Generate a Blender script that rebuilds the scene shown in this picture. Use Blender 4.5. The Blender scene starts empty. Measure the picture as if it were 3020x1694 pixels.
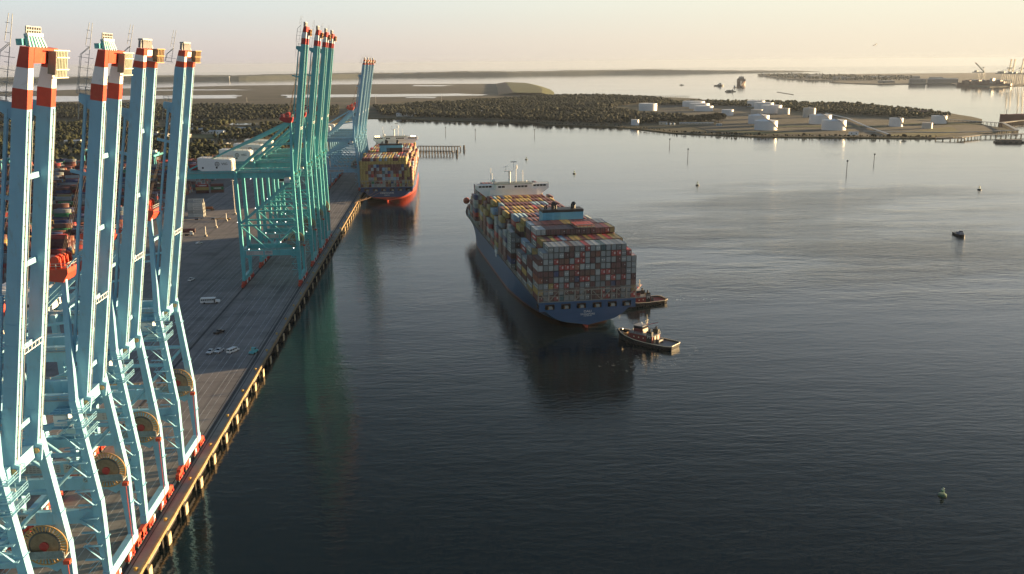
import bpy, math, random
from mathutils import Vector, Matrix, noise as mnoise
import numpy as np
random.seed(7)
rng = np.random.default_rng(11)
SC = bpy.context.scene
COL = SC.collection
R = math.radians
# ------------------------------------------------------------------ camera
CAM = (74.79, 0.0, 122.0)
HEAD, PITCH, ROLL = R(4.393), R(13.951), 0.0089
fw = Vector((math.sin(HEAD)*math.cos(PITCH), math.cos(HEAD)*math.cos(PITCH), -math.sin(PITCH)))
r0 = Vector((math.cos(HEAD), -math.sin(HEAD), 0)); u0 = r0.cross(fw)
cr, sr = math.cos(ROLL), math.sin(ROLL)
right = r0*cr - u0*(-sr)*(-1)
up = u0*cr + r0*sr
cam = bpy.data.cameras.new('camera'); camo = bpy.data.objects.new('camera', cam); COL.objects.link(camo)
M = Matrix((right, up, -fw)).transposed().to_4x4(); M.translation = Vector(CAM)
camo.matrix_world = M
cam.sensor_width = 36.0; cam.lens = 36.0*2660/3020; cam.clip_start = 1.0; cam.clip_end = 80000.0
SC.camera = camo
# ------------------------------------------------------------------ sky, sun, exposure
SUN_AZ, SUN_EL = R(72), R(3.9)
EXPOSURE = 2.1
SKY_STR = 0.08
w = bpy.data.worlds.new('World'); SC.world = w; w.use_nodes = True
nt = w.node_tree; N = nt.nodes; LK = nt.links
bg = N['Background']
sky = N.new('ShaderNodeTexSky'); sky.sky_type = 'NISHITA'; sky.sun_disc = False
sky.sun_elevation = SUN_EL; sky.sun_rotation = SUN_AZ; sky.altitude = 0; sky.air_density = 1.0; sky.dust_density = 2.0; sky.ozone_density = 2.0
tc = N.new('ShaderNodeTexCoord'); nrm = N.new('ShaderNodeVectorMath'); nrm.operation = 'NORMALIZE'
LK.new(tc.outputs['Generated'], nrm.inputs[0])
sx = N.new('ShaderNodeSeparateXYZ'); LK.new(nrm.outputs[0], sx.inputs[0])
def ramp(stops):
    r_ = N.new('ShaderNodeValToRGB'); el = r_.color_ramp.elements
    while len(el) < len(stops): el.new(0.5)
    for e_, (p_, c_) in zip(el, stops): e_.position = p_; e_.color = (*c_, 1)
    LK.new(sx.outputs[2], r_.inputs[0]); return r_
# thin morning veil low over the horizon, warmer towards the sun
away = ramp(((0.0, (0.62,0.55,0.54)), (0.022, (0.69,0.63,0.60)), (0.060, (0.70,0.76,0.75)), (0.13, (0.68,0.76,0.78)), (0.24, (0.29,0.40,0.49)), (0.37, (0.11,0.17,0.23)), (0.55, (0.045,0.075,0.11))))
near_ = ramp(((0.0, (0.95,0.82,0.62)), (0.022, (0.97,0.86,0.66)), (0.060, (0.98,0.94,0.74)), (0.13, (1.0,1.0,0.92)), (0.24, (0.90,0.97,1.0)), (0.37, (0.37,0.46,0.54)), (0.55, (0.08,0.115,0.155))))
dp = N.new('ShaderNodeVectorMath'); dp.operation = 'DOT_PRODUCT'; LK.new(nrm.outputs[0], dp.inputs[0]); dp.inputs[1].default_value = (math.sin(SUN_AZ), math.cos(SUN_AZ), 0)
mr = N.new('ShaderNodeMapRange'); mr.interpolation_type = 'SMOOTHSTEP'; mr.inputs['From Min'].default_value = -0.15; mr.inputs['From Max'].default_value = 0.9; LK.new(dp.outputs['Value'], mr.inputs['Value'])
mx = N.new('ShaderNodeMix'); mx.data_type = 'RGBA'; LK.new(mr.outputs[0], mx.inputs[0]); LK.new(away.outputs[0], mx.inputs[6]); LK.new(near_.outputs[0], mx.inputs[7])
sc_ = N.new('ShaderNodeVectorMath'); sc_.operation = 'SCALE'; LK.new(mx.outputs[2], sc_.inputs[0]); sc_.inputs['Scale'].default_value = 1.0/(SKY_STR*2.0**EXPOSURE)
m2 = N.new('ShaderNodeMapRange'); m2.interpolation_type = 'SMOOTHSTEP'; m2.inputs['From Min'].default_value = 0.45; m2.inputs['From Max'].default_value = 0.75; LK.new(sx.outputs[2], m2.inputs['Value'])
mx2 = N.new('ShaderNodeMix'); mx2.data_type = 'RGBA'; LK.new(m2.outputs[0], mx2.inputs[0]); LK.new(sc_.outputs[0], mx2.inputs[6]); LK.new(sky.outputs[0], mx2.inputs[7])
LK.new(mx2.outputs[2], bg.inputs['Color'])
bg.inputs['Strength'].default_value = SKY_STR
sun = bpy.data.lights.new('sun', 'SUN'); sun.energy = 5.0; sun.angle = R(0.5); sun.color = (1.0, 0.69, 0.35)
suno = bpy.data.objects.new('sun', sun); COL.objects.link(suno)
S = Vector((math.sin(SUN_AZ)*math.cos(SUN_EL), math.cos(SUN_AZ)*math.cos(SUN_EL), math.sin(SUN_EL)))
suno.rotation_euler = S.to_track_quat('Z', 'Y').to_euler(); suno.location = (400, 0, 300)
vs = SC.view_settings; vs.view_transform = 'Standard'; vs.look = 'None'; vs.gamma = 1.0; vs.use_curve_mapping = False
vs.exposure = EXPOSURE
SC.render.engine = 'CYCLES'; SC.cycles.use_denoising = True; SC.cycles.max_bounces = 6; SC.cycles.volume_bounces = 0
SC.cycles.sample_clamp_indirect = 4.0
EARTH = 6.371e6
def drop(x, y): return -(x*x + y*y)/(2*EARTH)
# ------------------------------------------------------------------ helpers
def tag(o, label=None, cat=None, group=None, kind=None):
    if label: o['label'] = label
    if cat: o['category'] = cat
    if group: o['group'] = group
    if kind: o['kind'] = kind
    return o
def empty(name, loc, rz=0, label=None, cat=None, group=None):
    o = bpy.data.objects.new(name, None); COL.objects.link(o); o.location = loc; o.rotation_euler = (0, 0, rz)
    return tag(o, label, cat, group)
def copy_tree(o, parent=None):
    c = o.copy(); COL.objects.link(c)
    if parent is not None: c.parent = parent
    for ch in o.children: copy_tree(ch, c)
    return c
class MB:
    def __init__(s): s.v = []; s.f = []; s.m = []
    def add(s, vs, fs, m=0):
        n = len(s.v); s.v += [tuple(v) for v in vs]
        for f in fs: s.f.append(tuple(i+n for i in f)); s.m.append(m)
        return s
    def box(s, x0, x1, y0, y1, z0, z1, m=0):
        return s.add([(x0,y0,z0),(x1,y0,z0),(x1,y1,z0),(x0,y1,z0),(x0,y0,z1),(x1,y0,z1),(x1,y1,z1),(x0,y1,z1)],
                     [(0,3,2,1),(4,5,6,7),(0,1,5,4),(1,2,6,5),(2,3,7,6),(3,0,4,7)], m)
    def cbox(s, c, d, m=0, rz=0):
        hx, hy, hz = d[0]/2, d[1]/2, d[2]/2; ca, sa = math.cos(rz), math.sin(rz)
        vs = [(c[0]+x*ca-y*sa, c[1]+x*sa+y*ca, c[2]+z) for z in (-hz, hz) for x, y in ((-hx,-hy),(hx,-hy),(hx,hy),(-hx,hy))]
        return s.add(vs, [(0,3,2,1),(4,5,6,7),(0,1,5,4),(1,2,6,5),(2,3,7,6),(3,0,4,7)], m)
    def beam(s, p, q, w=0.4, h=None, m=0, w2=None, h2=None, ref=(0,0,1)):
        p, q = Vector(p), Vector(q); d = (q-p)
        if d.length < 1e-6: return s
        d.normalize(); h = w if h is None else h; w2 = w if w2 is None else w2; h2 = h if h2 is None else h2
        rf = Vector(ref)
        if abs(d.dot(rf)) > 0.98: rf = Vector((0,1,0))
        a = d.cross(rf).normalized(); b = a.cross(d)
        vs = []
        for c, ww, hh in ((p, w, h), (q, w2, h2)):
            for i, j in ((-1,-1),(1,-1),(1,1),(-1,1)): vs.append(c + a*(i*ww/2) + b*(j*hh/2))
        return s.add(vs, [(0,1,2,3),(7,6,5,4),(0,4,5,1),(1,5,6,2),(2,6,7,3),(3,7,4,0)], m)
    def tube(s, p, q, r, n=8, m=0, r2=None, cap=True):
        p, q = Vector(p), Vector(q); d = (q-p).normalized(); r2 = r if r2 is None else r2
        rf = Vector((0,0,1)) if abs(d.z) < 0.9 else Vector((1,0,0))
        a = d.cross(rf).normalized(); b = d.cross(a)
        vs = [c + (a*math.cos(2*math.pi*i/n) + b*math.sin(2*math.pi*i/n))*rr for c, rr in ((p, r), (q, r2)) for i in range(n)]
        fs = [(i, (i+1) % n, n+(i+1) % n, n+i) for i in range(n)]
        if cap: fs += [tuple(range(n-1, -1, -1)), tuple(range(n, 2*n))]
        return s.add(vs, fs, m)
    def path(s, pts, r, n=6, m=0):
        for a, b in zip(pts, pts[1:]): s.tube(a, b, r, n, m)
        return s
    def prism(s, poly, y0, y1, m=0):      # polygon in (x, z), swept along y
        n = len(poly)
        vs = [(x, y0, z) for x, z in poly] + [(x, y1, z) for x, z in poly]
        return s.add(vs, [tuple(range(n)), tuple(range(2*n-1, n-1, -1))] + [(i, n+i, n+(i+1) % n, (i+1) % n) for i in range(n)], m)
    def slab(s, poly, z0, z1, m=0):       # polygon in (x, y), swept along z
        n = len(poly)
        vs = [(x, y, z0) for x, y in poly] + [(x, y, z1) for x, y in poly]
        return s.add(vs, [tuple(range(n-1, -1, -1)), tuple(range(n, 2*n))] + [(i, (i+1) % n, n+(i+1) % n, n+i) for i in range(n)], m)
    def ring(s, c, R0, r, axis='y', n=28, k=6, m=0, a0=0, a1=2*math.pi):
        pts = []
        for i in range(n+1):
            t = a0+(a1-a0)*i/n
            if axis == 'y': pts.append((c[0]+R0*math.cos(t), c[1], c[2]+R0*math.sin(t)))
            else: pts.append((c[0]+R0*math.cos(t), c[1]+R0*math.sin(t), c[2]))
        return s.path(pts, r, k, m)
    def ball(s, c, r, m=0, n=8, k=5, sz=1.0):
        vs = [(c[0], c[1], c[2]-r*sz)]
        for j in range(1, k):
            t = math.pi*j/k - math.pi/2
            for i in range(n): vs.append((c[0]+r*math.cos(t)*math.cos(2*math.pi*i/n), c[1]+r*math.cos(t)*math.sin(2*math.pi*i/n), c[2]+r*sz*math.sin(t)))
        vs.append((c[0], c[1], c[2]+r*sz)); L = len(vs)-1
        fs = [(0, 1+(i+1) % n, 1+i) for i in range(n)]
        for j in range(k-2):
            for i in range(n): a = 1+j*n; fs.append((a+i, a+(i+1) % n, a+n+(i+1) % n, a+n+i))
        a = 1+(k-2)*n; fs += [(a+i, a+(i+1) % n, L) for i in range(n)]
        return s.add(vs, fs, m)
    def rail(s, pts, h=1.1, m=0, step=2.5, r=0.05):   # a guard rail along a polyline
        for a, b in zip(pts, pts[1:]):
            a, b = Vector(a), Vector(b); L = (b-a).length; n = max(1, int(L/step))
            for z in (h*0.55, h): s.beam(a+Vector((0,0,z)), b+Vector((0,0,z)), r*2, r*2, m)
            for i in range(n+1):
                p = a.lerp(b, i/n); s.beam(p, p+Vector((0,0,h)), r*2, r*2, m)
        return s
    def build(s, name, mats, parent=None, off=(0,0,0), smooth=False, loc=None):
        me = bpy.data.meshes.new(name)
        ox, oy, oz = off
        me.from_pydata([(x-ox, y-oy, z-oz) for x, y, z in s.v], [], s.f)
        if not isinstance(mats, (list, tuple)): mats = [mats]
        for mt in mats: me.materials.append(mt)
        me.polygons.foreach_set('material_index', s.m)
        if smooth: me.polygons.foreach_set('use_smooth', [True]*len(s.f))
        me.update()
        o = bpy.data.objects.new(name, me); COL.objects.link(o)
        if parent is not None: o.parent = parent
        if loc is not None: o.location = loc
        return o
def npmesh(name, v, f, mats, mi=None, parent=None):
    """large merged mesh from arrays; f is (n,3) or (n,4)"""
    me = bpy.data.meshes.new(name); v = np.asarray(v, np.float32); f = np.asarray(f, np.int32); k = f.shape[1]
    me.vertices.add(len(v)); me.vertices.foreach_set('co', v.ravel())
    me.loops.add(f.size); me.loops.foreach_set('vertex_index', f.ravel())
    me.polygons.add(len(f)); me.polygons.foreach_set('loop_start', np.arange(0, f.size, k, dtype=np.int32))
    for mt in mats: me.materials.append(mt)
    if mi is not None: me.polygons.foreach_set('material_index', np.asarray(mi, np.int32))
    me.update(calc_edges=True); me.validate()
    o = bpy.data.objects.new(name, me); COL.objects.link(o)
    if parent is not None: o.parent = parent
    return o
def text(name, s, size, loc, rot, m, parent, ext=0.03, align='CENTER', sx=1.0):
    cu = bpy.data.curves.new(name, 'FONT'); cu.body = s; cu.size = size; cu.extrude = ext; cu.align_x = align; cu.align_y = 'CENTER'
    cu.materials.append(m); o = bpy.data.objects.new(name, cu); COL.objects.link(o)
    bpy.context.view_layer.update()
    me = bpy.data.meshes.new_from_object(o.evaluated_get(bpy.context.evaluated_depsgraph_get())); me.materials.clear(); me.materials.append(m)
    bpy.data.objects.remove(o); o = bpy.data.objects.new(name, me); COL.objects.link(o)
    o.parent = parent; o.location = loc; o.rotation_euler = rot; o.scale = (sx, 1, 1)
    return o
_mats = {}
def mat(name, col, rough=0.55, metal=0.0, var=0.12, scale=0.15, dirt=None, dirt_amt=0.0, zs=1.0, emit=None, es=0.0, spec=0.5, bump=0.0):
    if name in _mats: return _mats[name]
    m = bpy.data.materials.new(name); m.use_nodes = True; t = m.node_tree; n = t.nodes; l = t.links
    b = n['Principled BSDF']; b.inputs['Roughness'].default_value = rough; b.inputs['Metallic'].default_value = metal
    b.inputs['Specular IOR Level'].default_value = spec
    if emit:
        b.inputs['Base Color'].default_value = (*emit, 1); b.inputs['Emission Color'].default_value = (*emit, 1); b.inputs['Emission Strength'].default_value = es
        _mats[name] = m; return m
    tc = n.new('ShaderNodeTexCoord'); mp = n.new('ShaderNodeMapping'); mp.inputs['Scale'].default_value = (scale, scale, scale*zs)
    l.new(tc.outputs['Object'], mp.inputs['Vector'])
    nz = n.new('ShaderNodeTexNoise'); nz.inputs['Scale'].default_value = 1.0; nz.inputs['Detail'].default_value = 5; nz.inputs['Roughness'].default_value = 0.65
    l.new(mp.outputs[0], nz.inputs['Vector'])
    rp = n.new('ShaderNodeValToRGB'); e = rp.color_ramp.elements
    e[0].position = 0.3; e[1].position = 0.7
    e[0].color = (*[max(0, c*(1-var)) for c in col], 1); e[1].color = (*[min(1, c*(1+var)) for c in col], 1)
    l.new(nz.outputs['Fac'], rp.inputs[0]); out = rp.outputs[0]
    if dirt:
        n2 = n.new('ShaderNodeTexNoise'); n2.inputs['Scale'].default_value = 2.7; n2.inputs['Detail'].default_value = 6; n2.inputs['Roughness'].default_value = 0.7
        l.new(mp.outputs[0], n2.inputs['Vector'])
        r2 = n.new('ShaderNodeValToRGB'); r2.color_ramp.elements[0].position = 0.62 - 0.2*dirt_amt; r2.color_ramp.elements[1].position = 0.85 - 0.2*dirt_amt
        l.new(n2.outputs['Fac'], r2.inputs[0])
        mx = n.new('ShaderNodeMix'); mx.data_type = 'RGBA'; l.new(r2.outputs[0], mx.inputs[0]); l.new(out, mx.inputs[6]); mx.inputs[7].default_value = (*dirt, 1)
        out = mx.outputs[2]
    l.new(out, b.inputs['Base Color'])
    if bump:
        bp = n.new('ShaderNodeBump'); bp.inputs['Strength'].default_value = bump; l.new(nz.outputs['Fac'], bp.inputs['Height']); l.new(bp.outputs[0], b.inputs['Normal'])
    _mats[name] = m; return m
RUST = (0.16, 0.07, 0.03)
BLUE = mat('light blue crane paint', (0.21, 0.43, 0.585), 0.42, var=0.09, scale=0.25, dirt=(0.20,0.24,0.25), dirt_amt=0.3, zs=0.25)
TEAL = mat('teal crane paint', (0.10, 0.40, 0.44), 0.42, var=0.1, scale=0.25, dirt=(0.10,0.25,0.27), dirt_amt=0.3, zs=0.25)
RED = mat('red crane paint', (0.50, 0.06, 0.03), 0.45, var=0.15, scale=0.3, dirt=(0.4,0.12,0.05), dirt_amt=0.3)
DRED = mat('dark red paint', (0.34, 0.03, 0.03), 0.5, var=0.2, scale=0.5)
WHITE = mat('white paint', (0.72, 0.73, 0.74), 0.5, var=0.05, scale=0.2, dirt=(0.45,0.42,0.38), dirt_amt=0.15)
DGREY = mat('dark machinery grey', (0.05, 0.055, 0.06), 0.6, var=0.3, scale=0.8)
LGREY = mat('light grey steel', (0.34, 0.36, 0.36), 0.5, var=0.15, scale=0.4)
OCHRE = mat('ochre rusted steel', (0.42, 0.25, 0.10), 0.6, var=0.25, scale=0.6)
BLACK = mat('black rubber', (0.015, 0.014, 0.013), 0.8, var=0.4, scale=0.7)
GLASS = mat('dark window glass', (0.02, 0.025, 0.03), 0.08, var=0.1)
INK = mat('dark lettering', (0.03, 0.03, 0.035), 0.6, var=0.1)
LAMP = mat('lit floodlight', (1, 0.95, 0.85), emit=(1.0, 0.93, 0.8), es=3.0)
WLAMP = mat('lit warm lamp', (1, 0.7, 0.4), emit=(1.0, 0.66, 0.32), es=3.0)
# ------------------------------------------------------------------ water and haze
def water_material():
    m = bpy.data.materials.new('river water'); m.use_nodes = True; t = m.node_tree; n = t.nodes; l = t.links
    b = n['Principled BSDF']; b.inputs['Base Color'].default_value = (0.008, 0.014, 0.015, 1); b.inputs['Roughness'].default_value = 0.06; b.inputs['IOR'].default_value = 1.33
    g = n.new('ShaderNodeNewGeometry')
    def noise(sx, sy, detail, rot=0.0, rough=0.55):
        mp = n.new('ShaderNodeMapping'); mp.inputs['Scale'].default_value = (sx, sy, 1); mp.inputs['Rotation'].default_value = (0, 0, rot)
        l.new(g.outputs['Position'], mp.inputs['Vector'])
        z = n.new('ShaderNodeTexNoise'); z.inputs['Scale'].default_value = 1.0; z.inputs['Detail'].default_value = detail; z.inputs['Roughness'].default_value = rough
        l.new(mp.outputs[0], z.inputs['Vector']); return z
    def math_(op, a, bb):
        q = n.new('ShaderNodeMath'); q.operation = op
        for i, x in enumerate((a, bb)):
            if isinstance(x, (int, float)): q.inputs[i].default_value = x
            else: l.new(x, q.inputs[i])
        return q.outputs[0]
    chop = noise(0.16, 0.42, 4, 0.35)           # wind ripples, long crests
    chop2 = noise(0.5, 1.1, 3, -0.5)
    swell = noise(0.02, 0.05, 3, 0.2)
    # ruffled patches: wind bands and tug wash
    patch = noise(0.0035, 0.010, 6, 0.12, 0.62)
    rp = n.new('ShaderNodeValToRGB'); rp.color_ramp.elements[0].position = 0.40; rp.color_ramp.elements[1].position = 0.68
    l.new(patch.outputs['Fac'], rp.inputs[0])
    sep = n.new('ShaderNodeSeparateXYZ'); l.new(g.outputs['Position'], sep.inputs[0])
    def blob(cx, cy, rx, ry):
        dx = math_('DIVIDE', math_('SUBTRACT', sep.outputs[0], cx), rx); dy = math_('DIVIDE', math_('SUBTRACT', sep.outputs[1], cy), ry)
        d = math_('ADD', math_('MULTIPLY', dx, dx), math_('MULTIPLY', dy, dy))
        mr = n.new('ShaderNodeMapRange'); mr.inputs['From Min'].default_value = 0.25; mr.inputs['From Max'].default_value = 1.0; mr.inputs['To Min'].default_value = 1.0; mr.inputs['To Max'].default_value = 0.0
        l.new(d, mr.inputs['Value']); return mr.outputs[0]
    wash = math_('MAXIMUM', blob(330, 600, 230, 190), blob(430, 780, 200, 140))
    ruff = math_('MULTIPLY', rp.outputs[0], math_('ADD', math_('MULTIPLY', wash, 2.2), 0.35))
    # calmer water far off
    yfar = n.new('ShaderNodeMapRange'); yfar.inputs['From Min'].default_value = 570; yfar.inputs['From Max'].default_value = 1950; yfar.inputs['To Min'].default_value = 1.0; yfar.inputs['To Max'].default_value = 0.12
    l.new(sep.outputs[1], yfar.inputs['Value'])
    amp = math_('MULTIPLY', math_('ADD', 0.35, ruff), yfar.outputs[0])
    h = math_('ADD', math_('MULTIPLY', chop.outputs['Fac'], 0.55), math_('ADD', math_('MULTIPLY', chop2.outputs['Fac'], 0.16), math_('MULTIPLY', swell.outputs['Fac'], 0.9)))
    h = math_('MULTIPLY', h, amp)
    bp = n.new('ShaderNodeBump'); bp.inputs['Strength'].default_value = 1.0; bp.inputs['Distance'].default_value = WATER_BUMP
    l.new(h, bp.inputs['Height']); l.new(bp.outputs[0], b.inputs['Normal'])
    ro = n.new('ShaderNodeMapRange'); ro.inputs['To Min'].default_value = 0.05; ro.inputs['To Max'].default_value = 0.16
    fm = noise(0.35, 0.22, 7, 0.4, 0.7); fr = n.new('ShaderNodeMapRange'); fr.inputs['From Min'].default_value = 0.56; fr.inputs['From Max'].default_value = 0.66; l.new(fm.outputs['Fac'], fr.inputs['Value'])
    fo = math_('MULTIPLY', fr.outputs[0], math_('MAXIMUM', blob(157, 352, 26, 14), math_('MAXIMUM', blob(203, 452, 22, 11), math_('MAXIMUM', blob(178, 366, 10, 8), blob(-1, 195, 9, 40)))))
    fo = math_('MULTIPLY', fo, 0.75)
    mxf = n.new('ShaderNodeMix'); mxf.data_type = 'RGBA'; l.new(fo, mxf.inputs[0]); mxf.inputs[6].default_value = (0.005, 0.011, 0.014, 1); mxf.inputs[7].default_value = (0.22, 0.22, 0.20, 1); l.new(mxf.outputs[2], b.inputs['Base Color'])
    l.new(ruff, ro.inputs['Value']); l.new(ro.outputs[0], b.inputs['Roughness'])
    return m
WATER_BUMP = 0.45
def make_water():
    rad = [0, 150, 300, 500, 800, 1200, 1800, 2600, 3600, 5000, 7000, 9500, 12500, 16000, 20000, 25000, 30000]
    n = 72; v = [(0, 0, 0)]; f = []
    for r in rad[1:]:
        for i in range(n):
            a = 2*math.pi*i/n; v.append((r*math.cos(a), r*math.sin(a), -r*r/(2*EARTH)))
    f = [(0, 1+i, 1+(i+1) % n) for i in range(n)]
    for k in range(len(rad)-2):
        a = 1+k*n; b = a+n
        for i in range(n): f.append((a+i, b+i, b+(i+1) % n, a+(i+1) % n))
    o = MB().add(v, f).build('water', water_material(), smooth=True); tag(o, kind='structure')
make_water()
HAZE_DENSITY = 2.8e-5
def make_haze():
    m = bpy.data.materials.new('morning haze'); m.use_nodes = True; t = m.node_tree; t.nodes.clear()
    out = t.nodes.new('ShaderNodeOutputMaterial'); pv = t.nodes.new('ShaderNodeVolumePrincipled')
    pv.inputs['Color'].default_value = (0.40, 0.48, 0.62, 1); pv.inputs['Density'].default_value = HAZE_DENSITY; pv.inputs['Anisotropy'].default_value = 0.2
    t.links.new(pv.outputs[0], out.inputs['Volume'])
    o = MB().box(-31000, 31000, -31000, 31000, -73, 152).build('haze', m); tag(o, kind='stuff')
make_haze()
# ------------------------------------------------------------------ dock and land
def ground_mat(name, stops, scale, rough=0.9, s2=8.0, bump=0.0):
    m = bpy.data.materials.new(name); m.use_nodes = True; t = m.node_tree; n = t.nodes; l = t.links
    b = n['Principled BSDF']; b.inputs['Roughness'].default_value = rough; b.inputs['Specular IOR Level'].default_value = 0.25
    g = n.new('ShaderNodeNewGeometry'); out = None
    mp = n.new('ShaderNodeMapping'); mp.inputs['Scale'].default_value = (scale, scale*1.8, scale); l.new(g.outputs['Position'], mp.inputs[0])
    z = n.new('ShaderNodeTexNoise'); z.inputs['Scale'].default_value = 1.0; z.inputs['Detail'].default_value = 9; z.inputs['Roughness'].default_value = 0.68; l.new(mp.outputs[0], z.inputs['Vector'])
    r_ = n.new('ShaderNodeValToRGB'); el = r_.color_ramp.elements
    while len(el) < len(stops): el.new(0.5)
    for e_, (p, c) in zip(el, stops): e_.position = p; e_.color = (*c, 1)
    l.new(z.outputs['Fac'], r_.inputs[0]); l.new(r_.outputs[0], b.inputs['Base Color'])
    return m
CONC = ground_mat('dock concrete', ((0.30, (0.17,0.155,0.152)), (0.5, (0.235,0.215,0.205)), (0.72, (0.29,0.265,0.25))), 0.06)
def tyre_streaks(m):
    t = m.node_tree; n = t.nodes; l = t.links; b = n['Principled BSDF']; src = b.inputs['Base Color'].links[0].from_socket
    g = n.new('ShaderNodeNewGeometry')
    for sx_, sy_, lo, hi, dark in ((0.55, 0.012, 0.52, 0.72, 0.55), (0.05, 0.05, 0.60, 0.78, 0.6), (0.9, 0.9, 0.66, 0.74, 0.45)):
        mp = n.new('ShaderNodeMapping'); mp.inputs['Scale'].default_value = (sx_, sy_, 1); l.new(g.outputs['Position'], mp.inputs[0])
        z = n.new('ShaderNodeTexNoise'); z.inputs['Detail'].default_value = 5; z.inputs['Scale'].default_value = 1; l.new(mp.outputs[0], z.inputs['Vector'])
        r_ = n.new('ShaderNodeMapRange'); r_.inputs['From Min'].default_value = lo; r_.inputs['From Max'].default_value = hi; r_.inputs['To Max'].default_value = dark; l.new(z.outputs['Fac'], r_.inputs['Value'])
        mx = n.new('ShaderNodeMix'); mx.data_type = 'RGBA'; l.new(r_.outputs[0], mx.inputs[0]); l.new(src, mx.inputs[6]); mx.inputs[7].default_value = (0.07,0.065,0.066,1); src = mx.outputs[2]
    l.new(src, b.inputs['Base Color'])
tyre_streaks(CONC)
ASPH = ground_mat('yard asphalt', ((0.3, (0.12,0.11,0.105)), (0.7, (0.22,0.195,0.18))), 0.03)
def sheet(name, poly, z, m, thick=0.0, follow=True, kind='structure'):
    """a land sheet following the curve of the earth, with a bank all round"""
    n = len(poly); top = [(x, y, z + (drop(x, y) if follow else 0)) for x, y in poly]
    v = list(top); f = [tuple(range(n))]
    a = sum(poly[i][0]*poly[(i+1) % n][1]-poly[(i+1) % n][0]*poly[i][1] for i in range(n))
    if a < 0: f = [tuple(range(n-1, -1, -1))]
    if thick:
        v += [(x, y, zz-thick) for x, y, zz in top]
        f += [(i, (i+1) % n, n+(i+1) % n, n+i) for i in range(n)]
    o = MB().add(v, f).build(name, m)
    return tag(o, kind=kind)
def subdiv(poly, step, jit=0.0):
    out = []
    for (x0, y0), (x1, y1) in zip(poly, poly[1:]+poly[:1]):
        L = math.hypot(x1-x0, y1-y0); k = max(1, int(L/step))
        for i in range(k):
            t = i/k; j = jit if 0 < i else 0
            out.append((x0+(x1-x0)*t+random.uniform(-j, j), y0+(y1-y0)*t+random.uniform(-j, j)))
    return out
DOCK = [(-0.6, -150), (-0.6, 1163), (-140, 1163), (-140, -150)]
sheet('dock', DOCK, 3.5, CONC, 1.9, follow=False)
sheet('yard_ground', [(-140, -150), (-140, 1163), (-560, 1163), (-560, -150)], 3.5, ASPH, 4.5, follow=False)
o = MB().box(-0.6, 0.0, -150, 1163, 2.9, 3.85).build('dock_coping', mat('weathered coping', (0.25,0.165,0.075), 0.7, var=0.3, scale=0.6, dirt=(0.1,0.07,0.04), dirt_amt=0.5)); tag(o, kind='structure')
o = MB().box(-3.2, -1.2, -150, 1163, -4, 1.6).build('dock_wall', mat('tarred dock wall', (0.016,0.013,0.011), 0.9, var=0.5, scale=0.5)); tag(o, kind='structure')
# painted lanes, rails and joints
lm = MB()
for x in (-9.1, -11.5, -15.6, -18.0, -22.1, -24.7, -29.4): lm.box(x-0.11, x+0.11, -50, 820, 3.5, 3.506)
for x in (-38.3, -41.1, -45.2, -47.6, -50.0, -52.7, -55.4, -58.2): lm.box(x-0.10, x+0.10, -50, 575, 3.5, 3.506)
for y in (460, 760, 910): lm.box(-139.2, -138.8, y, y+120, 3.5, 3.506)
tag(lm.build('lane_markings', mat('worn white line paint', (0.36,0.36,0.36), 0.8, var=0.45, scale=0.35)), kind='structure')
rm = MB()
for x in (-4.55, -35.3): rm.box(x-0.55, x+0.55, -150, 1160, 3.5, 3.507); rm.box(x-0.07, x+0.07, -150, 1160, 3.507, 3.56)
for x in (-3.2, -6.1): rm.box(x-0.16, x+0.16, -150, 1160, 3.5, 3.508)
tag(rm.build('crane_rails', mat('oily rail channel', (0.035,0.034,0.036), 0.75, var=0.5, scale=0.2)), kind='structure')
jm = MB()
for y in np.arange(-40, 830, 16.4): jm.box(-60, -6.4, y-0.06, y+0.06, 3.5, 3.505)
tag(jm.build('dock_joints', mat('joint tar', (0.07,0.065,0.065), 0.9)), kind='structure')
# bridge of land round the bay, marsh and tank peninsula
NEAR = [(-110,2135),(-80,2141),(-1,2096),(103,1991),(186,1944),(263,1927),(291,1833),(357,1777),(403,1748),(456,1628),(485,1556),(534,1516),(595,1464),(647,1443),(728,1421),(815,1391),(859,1383),(889,1393),(953,1436),(1065,1498)]
BACK = [(1111,1686),(1187,1803),(1218,1894),(1266,2096),(1246,2183),(1224,2313),(1190,2442),(1099,2599),(993,2701),(904,2752),(937,3018),(882,3163),(693,3310),(468,3385)]
MARSH = [(540,4295),(606,5357),(481,5658),(-344,5924),(-1196,5953),(-1758,5454),(-2226,5042),(-4242,4474)]
MAIN = [(-4500,200),(-560,200),(-560,1163),(-40,1163),(-73,1350),(-102,1632),(-146,1953)] + NEAR + BACK + MARSH
LAND = ground_mat('scrub land', ((0.28, (0.018,0.024,0.012)), (0.45, (0.045,0.05,0.024)), (0.58, (0.085,0.078,0.048)), (0.75, (0.13,0.115,0.085))), 0.012)
sheet('land', subdiv(MAIN, 60, 5), 1.6, LAND, 4.0)
MUD = ground_mat('marsh flats', ((0.3, (0.04,0.045,0.026)), (0.5, (0.085,0.076,0.055)), (0.7, (0.125,0.10,0.085))), 0.006)
sheet('marsh', subdiv([(-4211,3507),(-1446,3212),(-521,2902),(-191,2779),(62,3161),(294,3386),(420,3422),(511,4295),(570,5338),(465,5623),(-344,5887),(-1187,5913),(-1747,5430),(-2200,5023),(-4150,4458)], 150, 12), 2.1, MUD, 0.3)
YARDG = ground_mat('tank farm gravel', ((0.3, (0.05,0.055,0.035)), (0.5, (0.10,0.092,0.07)), (0.7, (0.17,0.15,0.125))), 0.02)
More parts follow.
